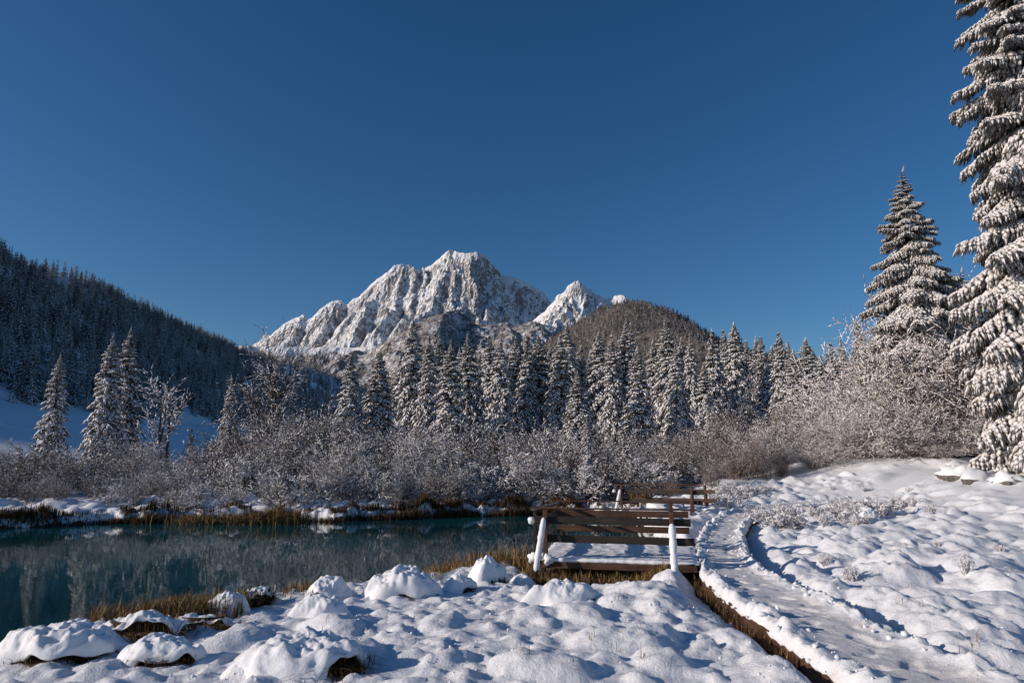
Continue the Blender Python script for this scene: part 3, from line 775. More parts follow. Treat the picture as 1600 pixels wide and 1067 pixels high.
SHR = {
    'grey': [twig_meshes('shrub', 700 + i, M_TWIG, .30, snowbar=.5, stems=17, H=4.0, spread=.62, kids=(4, 2), base_r=.6, csize=(.025, .085)) for i in range(5)],
    'pale': [twig_meshes('shrub', 710 + i, M_TWIG, .8, (.025, .075), snowbar=.9, stems=15, H=4.0, spread=.7, kids=(4, 2), base_r=.5) for i in range(2)],
    'upright': [twig_meshes('shrub', 720 + i, M_TWIGRED, .22, (.02, .05), snowbar=.45, stems=26, H=4.2, spread=.28, kids=(2, 2), base_r=.8, up=.14) for i in range(3)],
    'dark': [twig_meshes('shrub', 730 + i, M_TWIGDARK, .18, stems=18, H=3.8, spread=.65, kids=(4, 2), base_r=.5, snowbar=.27) for i in range(2)],
    'low': [twig_meshes('shrub', 740 + i, M_TWIG, .5, (.025, .075), snowbar=.6, stems=14, H=1.8, spread=1.05, kids=(3, 2), base_r=.35) for i in range(3)],
    'willow': [twig_meshes('shrub', 750 + i, M_TWIGRED, 1.1, (.03, .07), snowbar=1.0, frost=M_WILLOW, stems=30, H=5.2, spread=1.0, kids=(4, 2), base_r=.7, up=.03, wander=.13) for i in range(3)],
    'weed': [twig_meshes('weed', 760 + i, M_TWIGDARK, 1.1, (.015, .045), stems=20, H=.6, spread=.8, kids=(2, 1), base_r=.25, r0=.008, rmin=.004) for i in range(3)],
}
def shrub(kind, x, y, H, wid, label, group, name='frosted_shrub', h0=4.0, cat='shrub'):
    var = SHR[kind][random.randrange(len(SHR[kind]))]
    s_ = H / h0
    e = empty(name, (x, y, ground_any(x, y) - .03), random.uniform(0, 6.28), (s_ * wid, s_ * wid, s_))
    tag(e, label, cat, group); link('twigs', var[0], e); link('snow', var[1], e)
    return e
top_px = np.array([(-80, 695), (0, 700), (60, 690), (130, 712), (240, 700), (340, 690), (400, 662), (500, 655), (560, 662), (650, 685), (740, 680), (800, 670), (880, 680), (960, 685), (1040, 680), (1100, 668), (1200, 655), (1250, 655), (1300, 650)])
zones = [(-1e9, 140, 'bush', 'at far bank\'s left end', 'bushes at the left end of the far bank'),
         (140, 380, 'bush', 'below the shaded snowfield', 'bushes below the shaded snowfield'),
         (380, 600, 'bush', 'around the rusty bare tree', 'bushes around the rusty bare tree'),
         (600, 900, 'bush', 'across the middle of the pond', 'bushes across the middle of the pond'),
         (900, 1060, 'bush', 'behind the two railed platforms', 'bushes behind the railed platforms'),
         (1060, 1e9, 'bush', 'right of the platforms', 'bushes right of the platforms')]
WORDS = {'pale': 'pale rimed', 'dark': 'dark frosted', 'upright': 'upright brownish', 'low': 'low snowy', 'grey': 'grey frosted'}
thicket = []
for Y, step, frac in [(31.0, 1.5, .30), (32.6, 1.4, .42), (34.5, 1.3, .58), (37, 1.4, .75), (40, 1.6, .9), (44, 1.8, 1.0), (49, 2.2, 1.0)]:
    X = -31 * Y / 36
    while True:
        X += step * random.uniform(.7, 1.3)
        px = 800 + F * X / Y
        if px > 1262: break
        yy = Y + random.uniform(-1.0, 1.0)
        if Y < 34 and px > 820: yy += 2.2
        d_ = float(sdist_poly(np.array([X]), np.array([yy]), pond_poly)[0])
        if d_ < .75: continue
        tp = np.interp(px, top_px[:, 0], top_px[:, 1]) + random.uniform(-26, 34)
        zt = at(px, tp, yy)[2]; g0 = ground_any(X, yy)
        H = max(.9, (zt - g0) * frac * random.uniform(.75, 1.22))
        if random.random() < (.12 if Y < 36 else .10) and px > 140: continue
        kind = 'dark' if px < 150 and random.random() < .92 else ('upright' if px > 1050 and random.random() < .75 else ('low' if Y < 36 and random.random() < .5 else ('dark' if random.random() < (.6 if 900 < px < 1060 else .33) else random.choice(('grey', 'grey', 'pale')))))
        thicket.append((px, X, yy, H, kind, Y < 36))
count = {}
for px, X, yy, H, kind, fr in sorted(thicket):
    z = next(z_ for z_ in zones if z_[0] <= px < z_[1])
    key = (z[4], fr); k = count[key] = count.get(key, -1) + 1
    shrub(kind, X, yy, H, random.uniform(.8, 1.15) * (1.2 if H < 2.5 else 1), f"{WORDS[kind]} bush, {ordinal(k)} from left in the {'front' if fr else 'rear'} row {z[3]}", z[4], h0=1.8 if kind == 'low' else 4.0)
# big rimed willows at the right
WIL = [(1275, 690, 35.5, 'lowest rimed willow at the left end of the right-hand bushes'), (1300, 658, 37.5, 'rimed willow behind the lowest one, beside the upright brown stand'), (1335, 612, 38.5, 'rimed willow with drooping twigs under the small spruces'), (1345, 640, 35, 'wide rimed willow at the edge of the open snow'),
       (1385, 545, 38, 'rounded rimed willow below the lone tall spruce'), (1400, 630, 34, 'sprawling rimed willow in front of the rounded one'), (1440, 520, 38.5, 'tall rimed willow reaching up into the lone tall spruce'), (1455, 595, 35, 'dense rimed willow in the middle of the right-hand bushes'),
       (1485, 505, 38, 'tallest rimed willow, close to the huge spruce'), (1500, 550, 36, 'rimed willow leaning to the huge spruce'), (1515, 660, 33, 'tangled rimed willow over the snowy bank by the rocks'), (1460, 690, 32.5, 'small rimed willow low at the front of the right-hand bushes'), (1550, 530, 37, 'rimed willow tucked behind the huge spruce'), (1420, 570, 37, 'rimed willow between the rounded one and the tallest one')]
for px, py, Y, lab in WIL:
    p = at(px, py, Y); H = p[2] - gz(p[0], p[1])
    shrub('willow', p[0], p[1], H * 1.05, (4.6 / H) ** .45, lab, 'rimed willow bushes on the right', 'willow_bush', 4.6)

# bare trees
def bare_tree(name, seed, px, py, Y, bark, label, trunk_r, clump, lean=0, **kw):
    p = at(px, py, Y); z = ground_any(p[0], p[1]); H = p[2] - z
    e = empty(name, (p[0], p[1], z - .1)); tag(e, label, 'tree')
    bm, sm = twig_meshes(name, seed, bark, clump, H=H, rmin=.009, **kw)
    link('branches', bm, e)['kind'] = 'stuff'; link('snow', sm, e)['kind'] = 'stuff'
    q = np.random.default_rng(seed)
    return e
bare_tree('bare_tree', 811, 268, 572, 47, M_TWIG, 'bent bare tree with snow along its limbs before the shaded hill', .12, .8, stems=3, spread=.16, kids=(4, 3), r0=.11, base_r=.15, wander=.13, first=.45, csize=(.05, .13))
bare_tree('bare_tree', 812, 440, 548, 46, M_TWIGDARK, 'rusty bare tree with a dense crown and two pale trunks', .13, .35, stems=4, spread=.26, kids=(5, 4), r0=.10, base_r=.25, wander=.13, first=.4, csize=(.04, .1))
bare_tree('bare_tree', 813, 1165, 590, 62, M_TWIG, 'grey leafless tree between the dark spruces of the right treeline', .1, .6, stems=3, spread=.3, kids=(4, 3), r0=.08, base_r=.2, wander=.13, first=.3)
bare_tree('bare_tree', 814, 850, 690, 34.5, M_TWIGRED, 'slender pale forked tree on the bank behind the near railing', .1, .5, stems=3, spread=.2, kids=(3, 3), r0=.05, base_r=.12, first=.45)
bare_tree('bare_tree', 815, 490, 690, 36, M_TWIG, 'slim grey forked tree among the bushes right of the rusty tree', .1, .6, stems=3, spread=.22, kids=(3, 3), r0=.045, base_r=.12, first=.4)
bare_tree('bare_tree', 816, 705, 680, 35.5, M_TWIG, 'thin leaning bare tree in the bushes opposite the middle of the pond', .1, .6, stems=2, spread=.25, kids=(3, 3), r0=.05, base_r=.1, first=.4)

for k, (px, py, Y) in enumerate(sorted([(345, 690, 36), (395, 640, 41), (520, 660, 39), (575, 668, 37), (620, 680, 36), (660, 672, 41), (745, 672, 38), (790, 665, 40), (835, 672, 42), (880, 690, 37), (965, 690, 38), (1020, 672, 42), (1090, 680, 40), (1140, 660, 43), (1190, 650, 42), (60, 690, 38), (150, 705, 36), (215, 700, 39)])):
    o = bare_tree('thin_tree', 840 + k, px, py - random.uniform(0, 18), Y, (M_TWIG, M_TWIGDARK, M_TWIGRED)[k % 3], f'thin bare tree standing up out of the thicket, {ordinal(k)} from the left', .1, .3, stems=random.choice((2, 3, 3, 4)), spread=.24, kids=(3, 3), r0=random.uniform(.05, .085), base_r=.2, first=.5, snowbar=.6)
    o['group'] = 'thin trees in the thicket'

# ---- forest on the shaded hill and on the wooded hill (far-off woods)
def scatter_wood(name, pts, scl, protos, label):
    me = bpy.data.meshes.new(name); me.vertices.add(len(pts)); me.vertices.foreach_set('co', np.asarray(pts, np.float32).ravel())
    a = me.attributes.new('size', 'FLOAT_VECTOR', 'POINT'); a.data.foreach_set('vector', np.asarray(scl, np.float32).ravel())
    a = me.attributes.new('turn', 'FLOAT', 'POINT'); a.data.foreach_set('value', rng.uniform(0, 6.28, len(pts)).astype(np.float32))
    a = me.attributes.new('pick', 'INT', 'POINT'); a.data.foreach_set('value', rng.integers(0, len(protos), len(pts)).astype(np.int32))
    o = link(name, me); tag(o, label, 'forest', kind='stuff')
    ng = bpy.data.node_groups.new(name, 'GeometryNodeTree')
    ng.interface.new_socket('Geometry', in_out='INPUT', socket_type='NodeSocketGeometry'); ng.interface.new_socket('Geometry', in_out='OUTPUT', socket_type='NodeSocketGeometry')
    N = ng.nodes; Lk = ng.links
    gi = N.new('NodeGroupInput'); go = N.new('NodeGroupOutput'); jn = N.new('GeometryNodeJoinGeometry')
    def named(nm, ty):
        x = N.new('GeometryNodeInputNamedAttribute'); x.data_type = ty; x.inputs[0].default_value = nm; return x.outputs[0]
    size = named('size', 'FLOAT_VECTOR'); turn = named('turn', 'FLOAT'); pick = named('pick', 'INT')
    cx = N.new('ShaderNodeCombineXYZ'); Lk.new(turn, cx.inputs[2])
    for k, pr_ in enumerate(protos):
        oi = N.new('GeometryNodeObjectInfo'); oi.inputs[0].default_value = pr_
        cmp_ = N.new('FunctionNodeCompare'); cmp_.data_type = 'INT'; cmp_.operation = 'EQUAL'
        Lk.new(pick, cmp_.inputs[2]); cmp_.inputs[3].default_value = k
        ip = N.new('GeometryNodeInstanceOnPoints')
        Lk.new(gi.outputs[0], ip.inputs['Points']); Lk.new(cmp_.outputs[0], ip.inputs['Selection']); Lk.new(oi.outputs['Geometry'], ip.inputs['Instance'])
        Lk.new(cx.outputs[0], ip.inputs['Rotation']); Lk.new(size, ip.inputs['Scale']); Lk.new(ip.outputs[0], jn.inputs[0])
    Lk.new(jn.outputs[0], go.inputs[0])
    o.modifiers.new('scatter', 'NODES').node_group = ng
    return o
def far_tree(name, seed, R, snowy, needle, snow):
    P0, P1, W, LV, q = spruce_fingers(seed, 10., R, .8, 6, 2)
    k = len(P0); V, top, bot = octas(P0, P1, W * 1.5, .05, W * 1.6 + .1)
    sel = np.tile(q.random(k) < snowy, 4)
    return bpy.data.objects.new(name, mesh(name, V, [np.concatenate([top[~sel], bot]), top[sel]], [needle, snow], [0, 1]))
far_protos = [far_tree('far_spruce', 900 + i, R, sn, M_NEEDLEFROST, M_TREESNOW) for i, (R, sn) in enumerate([(2.1, .85), (1.8, .92), (2.3, .75)])]
M_FARLARCH = plain('bare_larch', (.045, .038, .035), (.105, .09, .08), 1)
M_FARFROST = frost_material('far_frost', (.2, .17, .15), (.55, .54, .55), 2)
larch_protos = [far_tree('far_larch', 920 + i, R, sn, M_FARLARCH, M_FARFROST) for i, (R, sn) in enumerate([(2.6, .75), (3.0, .9)])]
pts, scl = [], []
k = 0
while k < 9000:
    x = rng.uniform(-330, -128); y = rng.uniform(150, 1500) if rng.random() < .5 else rng.uniform(150, 700)
    edge = -138 - 14 * perlin(np.array([y / 40.]), np.array([.5]), 5)[0] + max(0, (y - 330)) * .05
    if x > edge: continue
    k += 1
    z = float(hill_height(np.array([x]), np.array([y]))[0])
    h = rng.uniform(7, 13.5) * (1 if rng.random() < .85 else .6)
    pts.append((x, y, z - .3)); scl.append((h / 10 * rng.uniform(.9, 1.3),) * 2 + (h / 10,))
scatter_wood('hillside_forest', pts, scl, far_protos + far_protos[:1] + larch_protos[1:], 'dense dim spruce forest covering the shaded hillside')
xs = rng.uniform(-500, 1300, 9000); yq = rng.uniform(1250, 2020, 9000)
zs = dome_hill(xs, yq); hh = rng.uniform(9, 17, 9000)
scatter_wood('wooded_hill_forest', np.c_[xs, yq, zs - .5], np.c_[hh / 10 * 1.2, hh / 10 * 1.2, hh / 10], larch_protos + far_protos[2:], 'brown leafless wood covering the rounded hill below the second peak')

# ------------------------------------------------------------------ boardwalk
NT = 61
tt = np.linspace(-1, 1, NT)
S_, T_ = np.meshgrid(np.r_[0, np.cumsum(np.linalg.norm(np.diff(mid_[:, :2], axis=0), axis=1))], tt, indexing='ij')
# densify along the length
NS = 900
s_all = np.linspace(0, S_[-1, 0], NS)
def along(v): return np.interp(s_all, S_[:, 0], v)
mx_, my_, mz_, hw_ = along(mid_[:, 0]), along(mid_[:, 1]), along(mid_[:, 2]), along(wid_) / 2
nx_, ny_ = along(nrm_[:, 0]), along(nrm_[:, 1]); nl = np.hypot(nx_, ny_); nx_ /= nl; ny_ /= nl
Sg, Tg = np.meshgrid(s_all, tt, indexing='ij')
lump = fbm(Sg / .35, Tg * 2.2, 4, 201) ; lump2 = np.maximum(0, perlin(Sg / .16, Tg * 4.5, 207))
wob = .06 * fbm(Sg / .4, Sg * 0 + 3.1, 3, 211)
ber = np.exp(-((np.abs(Tg + 2.2 * wob + .10 * perlin(Sg / .9, Tg * 0 + 5.5, 213)) - .80) / (.24 + .10 * perlin(Sg / .6, np.sign(Tg) * 3.3, 215))) ** 2)
Hs = .03 + ber * (.55 + .6 * sstep(-.3, .4, perlin(Sg / .55, np.sign(Tg) * 7.7, 217))) * (.03 + .10 * np.clip(lump + .35, 0, 1.2) + .07 * lump2 + .04 * np.abs(perlin(Sg / .08, Tg * 9, 209))) + .012 * fbm(Sg / .12, Tg * 6, 3, 219) * (1 - ber) + .014 * np.abs(perlin(Sg / .5, Tg * 1.5, 223)) * (1 - ber)
Hs = Hs - .032 * sstep(.22, .5, perlin(Sg / .26, Tg * 2.4, 241)) * (1 - ber)
offx = Tg * hw_[:, None] * (1 + .05 * fbm(Sg / .3, Tg * 0 + 1.7, 3, 231) * (np.abs(Tg) > .8))
edge_drop = sstep(.90, 1.0, np.abs(Tg)) * .10
Vp = np.stack([mx_[:, None] + nx_[:, None] * offx, my_[:, None] + ny_[:, None] * offx, mz_[:, None] + Hs - edge_drop - .06], -1)
pm, n, l, b = material('trodden_snow', .5, .3)
at_ = n.new('ShaderNodeAttribute'); at_.attribute_name = 'trod'
t = noise_node(n, l, 14, 6, .7); t2 = noise_node(n, l, 60, 3, .7)
dirt = ramp(n, l, math_(n, l, 'ADD', math_(n, l, 'MULTIPLY', t.outputs[0], .6), math_(n, l, 'MULTIPLY', t2.outputs[0], .4)), [(.36, (.48, .46, .45)), (.46, (.70, .69, .69)), (.58, (.79, .80, .82))])
l.new(mixc(n, l, at_.outputs['Fac'], (.82, .84, .87), dirt.outputs[0]), b.inputs['Base Color'])
bump(n, l, b, math_(n, l, 'ADD', t.outputs[0], t2.outputs[0]), .6, .025)
# the walk is one piece of the setting: snow sheet plus side boards
skirtL = Vp[:, 0] + np.stack([nx_ * .06, ny_ * .06, 0 * nx_ - .09], -1); skirtR = Vp[:, -1] + np.stack([-nx_ * .06, -ny_ * .06, 0 * nx_ - .09], -1)
Vall = np.concatenate([skirtL[:, None], Vp, skirtR[:, None]], 1)
walk = obj('boardwalk', Vall.reshape(-1, 3), [grid_faces(NT + 2, NS)[:, ::-1]], pm, smooth=True)
set_attr(walk.data, 'trod', np.pad(1 - sstep(.25, .6, ber), ((0, 0), (1, 1)), mode='edge').ravel()); tag(walk, kind='structure')
for side, m_ in ((-1, M_WOOD), (1, M_WOODDARK)):
    s0 = .4
    while s0 < s_all[-1] - 1.0:
        L_ = random.uniform(1.7, 2.3); i0, i1 = np.searchsorted(s_all, [s0, min(s0 + L_ - .02, s_all[-1] - .05)])
        sh = Shape(); kk = np.linspace(i0, i1, 5).astype(int)
        for a, c in zip(kk[:-1], kk[1:]):
            P_ = []
            for i in (a, c):
                o_ = side * (hw_[i] - .035)
                P_.append((mx_[i] + nx_[i] * o_, my_[i] + ny_[i] * o_, mz_[i] - .19))
            sh.beam(P_[0], P_[1], .05, .22, j=.006, bev=.1)
        sh.build('side_board', m_, walk); s0 += L_

# loose chunks of snow pushed to both sides of the walk
ico_v = np.array([(0, 0, 1), (.89, 0, .45), (.28, .85, .45), (-.72, .53, .45), (-.72, -.53, .45), (.28, -.85, .45), (.72, .53, -.45), (-.28, .85, -.45), (-.89, 0, -.45), (-.28, -.85, -.45), (.72, -.53, -.45), (0, 0, -1)])
ico_f = np.array([(0, 1, 2), (0, 2, 3), (0, 3, 4), (0, 4, 5), (0, 5, 1), (1, 6, 2), (2, 7, 3), (3, 8, 4), (4, 9, 5), (5, 10, 1), (6, 7, 2), (7, 8, 3), (8, 9, 4), (9, 10, 5), (10, 6, 1), (11, 7, 6), (11, 8, 7), (11, 9, 8), (11, 10, 9), (11, 6, 10)])
def chunks(name, C, R, m_, label):
    k = len(C); V = ico_v[None] * (1 + rng.normal(0, .2, (k, 12, 1))) * R[:, None, None] * rng.uniform(.7, 1.2, (k, 1, 3)) + C[:, None]
    Fc = (ico_f[None] + np.arange(k)[:, None, None] * 12).reshape(-1, 3)
    return tag(obj(name, V.reshape(-1, 3), [Fc], m_, smooth=True), label, 'snow', kind='stuff')
i = rng.integers(0, NS, 1100); sg = rng.choice([-1, 1], 1100); tq = sg * np.clip(rng.normal(.80, .16, 1100), .4, 1.0)
j = np.clip(((tq + 1) / 2 * (NT - 1)).round().astype(int), 0, NT - 1)
R_ = .008 + .036 * rng.random(1100) ** 5
chunks('snow_chunks', Vp[i, j] + np.c_[rng.normal(0, .02, (1100, 2)), R_ * .3], R_, M_LUMP, 'crumbled snow chunks lying along the edges of the boardwalk')

# ------------------------------------------------------------------ grass
def blades(P, h, lean, wd, q, bend=.5):
    k = len(P); a = q.uniform(0, 6.28, k); d = np.c_[np.cos(a), np.sin(a), 0 * a]; s = np.c_[-d[:, 1], d[:, 0], 0 * a] * (wd / 2)[:, None]
    ln = (np.abs(q.normal(0, 1, k)) * lean)[:, None]
    m_ = P + d * ln * h[:, None] * .35 + np.c_[0 * a, 0 * a, h * .6]
    t_ = P + d * ln * h[:, None] * (.35 + .65 * (1 + bend)) + np.c_[0 * a, 0 * a, h * (1 - .45 * np.minimum(ln[:, 0], 1.3))]
    V = np.stack([P - s, P + s, m_ - s * .8, m_ + s * .8, t_], 1).reshape(-1, 3); o = np.arange(k)[:, None] * 5
    return V, np.concatenate([o + [0, 1, 3], o + [0, 3, 2], o + [2, 3, 4]])
def grass(name, P, h, lean, wd, m_, label=None, parent=None, seed=1, bend=.5):
    q = np.random.default_rng(seed); V, Fg = blades(np.asarray(P, float), np.asarray(h, float), lean, np.broadcast_to(wd, (len(P),)), q, bend)
    o = obj(name, V, [Fg], m_, parent)
    o['kind'] = 'stuff'
    if label and parent is None: tag(o, label, 'grass')
    return o
def zsurf(x, y):
    i = np.clip(np.searchsorted(GX, x) - 1, 0, len(GX) - 2); j = np.clip(np.searchsorted(GY, y) - 1, 0, len(GY) - 2)
    return ZG[j, i]
def along_poly(idx0, idx1, k, d0, d1):
    P = pond_poly[idx0:idx1]; L = np.r_[0, np.cumsum(np.linalg.norm(np.diff(P, axis=0), axis=1))]
    s = rng.uniform(0, L[-1], k); x = np.interp(s, L, P[:, 0]); y = np.interp(s, L, P[:, 1])
    tx = np.interp(s + .3, L, P[:, 0]) - np.interp(s - .3, L, P[:, 0]); ty = np.interp(s + .3, L, P[:, 1]) - np.interp(s - .3, L, P[:, 1]); m_ = np.hypot(tx, ty) + 1e-6
    o_ = rng.uniform(d0, d1, k)
    return x + ty / m_ * o_, y - tx / m_ * o_, s
nn = len(near)
# far bank: brown fringe, thick in places
x, y, s = along_poly(nn + 6, len(pond_poly) - 2, 24000, -.25, .6)
thick = perlin(s / 2.2, s * 0 + .5, 301)
kp = thick + rng.normal(0, .3, len(s)) > -.30
x, y, thick = x[kp], y[kp], thick[kp]
grass('bank_grass', np.c_[x, y, np.maximum(zsurf(x, y), -.02) - .02], (.24 + .36 * np.clip(thick + .2, 0, 1)) * rng.uniform(.5, 1.2, len(x)), .45, .022, M_GRASSDARK, 'brown grass hanging along the edge of the far bank', seed=3)
for k, (px, w, num, hh_) in enumerate([(325, 2.4, 1500, .8), (425, 1.8, 2200, 1.15), (300, 1.0, 600, .6), (380, 1.4, 700, .6)]):
    p = onz(px, 817, 0.05); a = rng.normal(0, w * .35, num); bq = rng.normal(.35, .22, num)
    xx = p[0] + a; y2 = p[1] + bq
    grass('grass_clump', np.c_[xx, y2, np.maximum(zsurf(xx, y2), 0) - .02], hh_ * rng.uniform(.2, 1.0, num) * (.55 + .6 * np.abs(perlin(xx / .35, y2 / .35, 66 + k))), .75, .02, M_GRASS, ['tan grass clump overhanging the water on the far bank', 'tallest tan grass clump on the far bank, below the rusty tree', 'small tan grass tuft near the left end of the far bank', 'sparse tan grass tuft between the two larger clumps'][k], seed=20 + k)
# reeds left of the near platform and under it
px_ = rng.uniform(655, 830, 1800); py_ = np.interp(px_, [655, 700, 760, 830], [925, 915, 905, 900]) - rng.uniform(0, 18, 1800)
Pq = np.array([onz(a, c, .05) for a, c in zip(px_, py_)])
grass('reeds', Pq, rng.uniform(.25, .62, 1800) * np.interp(px_, [655, 720, 800], [.6, .9, 1.1]), .28, .014, M_GRASS, 'tan reeds standing in the water left of the near platform', seed=31)
a = rng.uniform(-.25, 3.0, 5200); c = rng.uniform(-.30, .9, 5200)
xx = P1_FL[0] + u1[0] * a + v1[0] * c; y2 = P1_FL[1] + u1[1] * a + v1[1] * c
kp = (a < 2.45 + rng.normal(0, .1, 5200)); xx, y2, c = xx[kp], y2[kp], c[kp]
grass('platform_grass', np.c_[xx, y2, zsurf(xx, y2) - .03], np.where(c < .05, rng.uniform(.12, .30, len(c)), rng.uniform(.2, .42, len(c))), .5, .013, M_GRASS, 'tan and olive grass under the front edge of the near platform', seed=33)
a = rng.uniform(.3, 2.9, 2600); c = rng.uniform(2.5, 3.3, 2600)
xx = P1_FL[0] + u1[0] * a + v1[0] * c; y2 = P1_FL[1] + u1[1] * a + v1[1] * c
grass('reed_fringe', np.c_[xx, y2, np.maximum(zsurf(xx, y2), 0) - .02], rng.uniform(.25, .62, 2600), .3, .014, M_GRASS, 'tan reeds behind the near platform, seen between its boards', seed=35)
# roots and grass below the left edge of the walk
i = rng.integers(int(NS * .1), int(NS * .42), 2600); o_ = -(hw_[i] + rng.uniform(-.03, .12, 2600))
xx = mx_[i] + nx_[i] * o_; y2 = my_[i] + ny_[i] * o_
grass('edge_grass', np.c_[xx, y2, zsurf(xx, y2) - .02], rng.uniform(.06, .26, 2600), .7, .012, M_GRASSDARK, 'matted brown grass below the side boards of the walk', seed=37)

# ------------------------------------------------------------------ snow-capped tussocks
def tussock(px, py, w, d, h, label, lift=.12, z0=.3, seed=0, gm=None, skirt=500, face=-90, span=75):
    """snow cap that runs down to the ground, open only on one side where the brown grass shows"""
    p = onz(px, py, z0); p[2] = gz(p[0], p[1]); q = np.random.default_rng(1000 + seed)
    e = empty('snow_tussock', (p[0], p[1], p[2] - .05)); tag(e, label, 'tussock', 'snow-capped grass tussocks')
    na, nr = 110, 44
    A_, Rr = np.meshgrid(np.arange(na) / na * 2 * PI, np.linspace(0, 1, nr), indexing='xy')
    df = np.abs((A_ - math.radians(face) + PI) % (2 * PI) - PI)
    win = 1 - sstep(math.radians(span) * .55, math.radians(span) * 1.15, df + .35 * perlin(np.cos(A_) * 2 + seed, np.sin(A_) * 2, 15))
    out = 1 + (.26 * perlin(np.cos(A_) * 1.2 + seed * 3.1, np.sin(A_) * 1.2, 5) + .10 * perlin(np.cos(A_) * 2.4 + seed, np.sin(A_) * 2.4, 6)) * sstep(.0, 1, Rr) + .22 * (1 - win) * sstep(.45, 1, Rr)
    th = Rr * (1.57 + .30 * win)
    rad = np.sin(th) * out; zz = np.cos(th)
    X = rad * np.cos(A_) * w / 2; Y = rad * np.sin(A_) * d / 2
    rim = win * sstep(.1, .95, Rr) * lift * (1 + .7 * perlin(np.cos(A_) * 2.6 + seed, np.sin(A_) * 2.6, 9)) - (1 - win) * .10 * sstep(.1, .95, Rr)
    Z = np.where(zz > 0, rim + (h - rim) * np.abs(zz) ** .68, rim + zz * .16 * h)
    Z = Z + (.30 * fbm(X / .36 + seed * 5, Y / .36, 2, 11) + .16 * fbm(X / .12 + seed, Y / .12, 2, 12) + .05 * fbm(X / .045 + seed, Y / .045, 2, 13)) * h * sstep(1.0, .55, Rr)
    V = np.stack([X, Y, Z], -1).reshape(-1, 3); ii = np.arange(na); Fq = []
    for r_ in range(nr - 1):
        Fq.append(np.stack([r_ * na + ii, r_ * na + (ii + 1) % na, (r_ + 1) * na + (ii + 1) % na, (r_ + 1) * na + ii], 1))
    obj('snow_cap', V, [np.concatenate(Fq)[:, ::-1]], M_SNOW, e, smooth=True)
    a = math.radians(face) + q.normal(0, math.radians(span) * .55, skirt); r_ = q.uniform(.55, 1.07, skirt)
    P = np.c_[np.cos(a) * r_ * w / 2 * .95, np.sin(a) * r_ * d / 2 * .95, np.full(skirt, -.06)]
    grass('grass', P, q.uniform(.5, 1.25, skirt) * (lift + .09), .6, .012, gm or M_GRASSDARK, parent=e, seed=seed)
    core = Shape(); 
    aa = np.arange(14) / 14 * 2 * PI
    ring0 = np.c_[np.cos(aa) * w * .40, np.sin(aa) * d * .40, -.12 + 0 * aa]; ring1 = np.c_[np.cos(aa) * w * .34, np.sin(aa) * d * .34, lift + .03 + 0 * aa]
    core.add(np.r_[ring0, ring1], np.stack([np.arange(14), (np.arange(14) + 1) % 14, 14 + (np.arange(14) + 1) % 14, 14 + np.arange(14)], 1))
    core.build('root_mat', M_SOIL, e, True)
    return e
M_SOIL = plain('dark_peat', (.012, .008, .005), (.05, .032, .018), 14)
TS = [(95, 1030, 1.25, .85, .36, 'large snow-capped tussock nearest the lower left corner, dark gaps beneath', .10, 600, -60, 80, 0),
      (215, 1000, 1.0, .5, .34, 'long slab of snow tilted over brown grass on the near bank', .24, 1500, -45, 95, 1),
      (195, 968, .6, .35, .22, 'tan grass tussock with thin snow jutting into the pond', .20, 1700, -110, 150, 1),
      (255, 950, .5, .3, .26, 'rounded brown tussock at the tip of the near bank, snow on its left flank', .24, 1100, -50, 110, 0),
      (355, 962, .62, .5, .34, 'smooth snow mound at the water edge left of the brown tussock', .06, 200, -20, 40, 0),
      (408, 945, .36, .35, .30, 'small brown tussock with little snow beside the water', .24, 900, -60, 140, 0),
      (512, 938, .62, .5, .34, 'snow-capped tussock with a brown hollow under its left side', .14, 500, -120, 50, 0),
      (500, 962, .8, .55, .30, 'wide snow mound in front of the hollowed tussock', .05, 200, -40, 35, 0),
      (628, 935, 1.15, .8, .44, 'biggest rounded snow-capped tussock by the water with brown stems below', .09, 600, -55, 60, 0),
      (762, 915, .62, .5, .50, 'tall lumpy snow-capped tussock left of the platform', .16, 500, -40, 60, 0),
      (720, 928, .5, .4, .26, 'little snow-capped tussock between the biggest one and the lumpy one', .07, 300, -30, 50, 0),
      (315, 985, .9, .4, .20, 'low snow slab over brown grass behind the long tilted slab', .17, 1500, -70, 130, 1),
      (480, 1062, 1.3, .8, .36, 'snow mound at the bottom edge with a dark brown opening', .20, 800, -35, 38, 0),
      (880, 955, 1.0, .5, .26, 'broad smooth snow mound below the platform grass', .04, 100, -20, 30, 0),
      (1410, 915, .8, .55, .22, 'snow mound with a rusty grass opening right of the walk', .08, 500, -75, 26, 1),
      (1352, 826, .8, .6, .40, 'snowy clump with brown stems in the open snow on the right', .14, 600, -65, 75, 0),
      (815, 908, .5, .42, .28, 'narrow frosted tussock beside the left foot of the platform', .1, 400, -40, 45, 0),
      (250, 1040, .9, .5, .26, 'low snow mound with a dark hollow near the bottom edge', .12, 600, -60, 60, 0)]
for k, (px, py, w, d, h, lab, lf, sk, fc, sp_, gm_) in enumerate(TS):
    tussock(px, py, w, d, h, lab, lf, seed=k, gm=M_GRASS if gm_ else None, skirt=sk, face=fc, span=sp_)

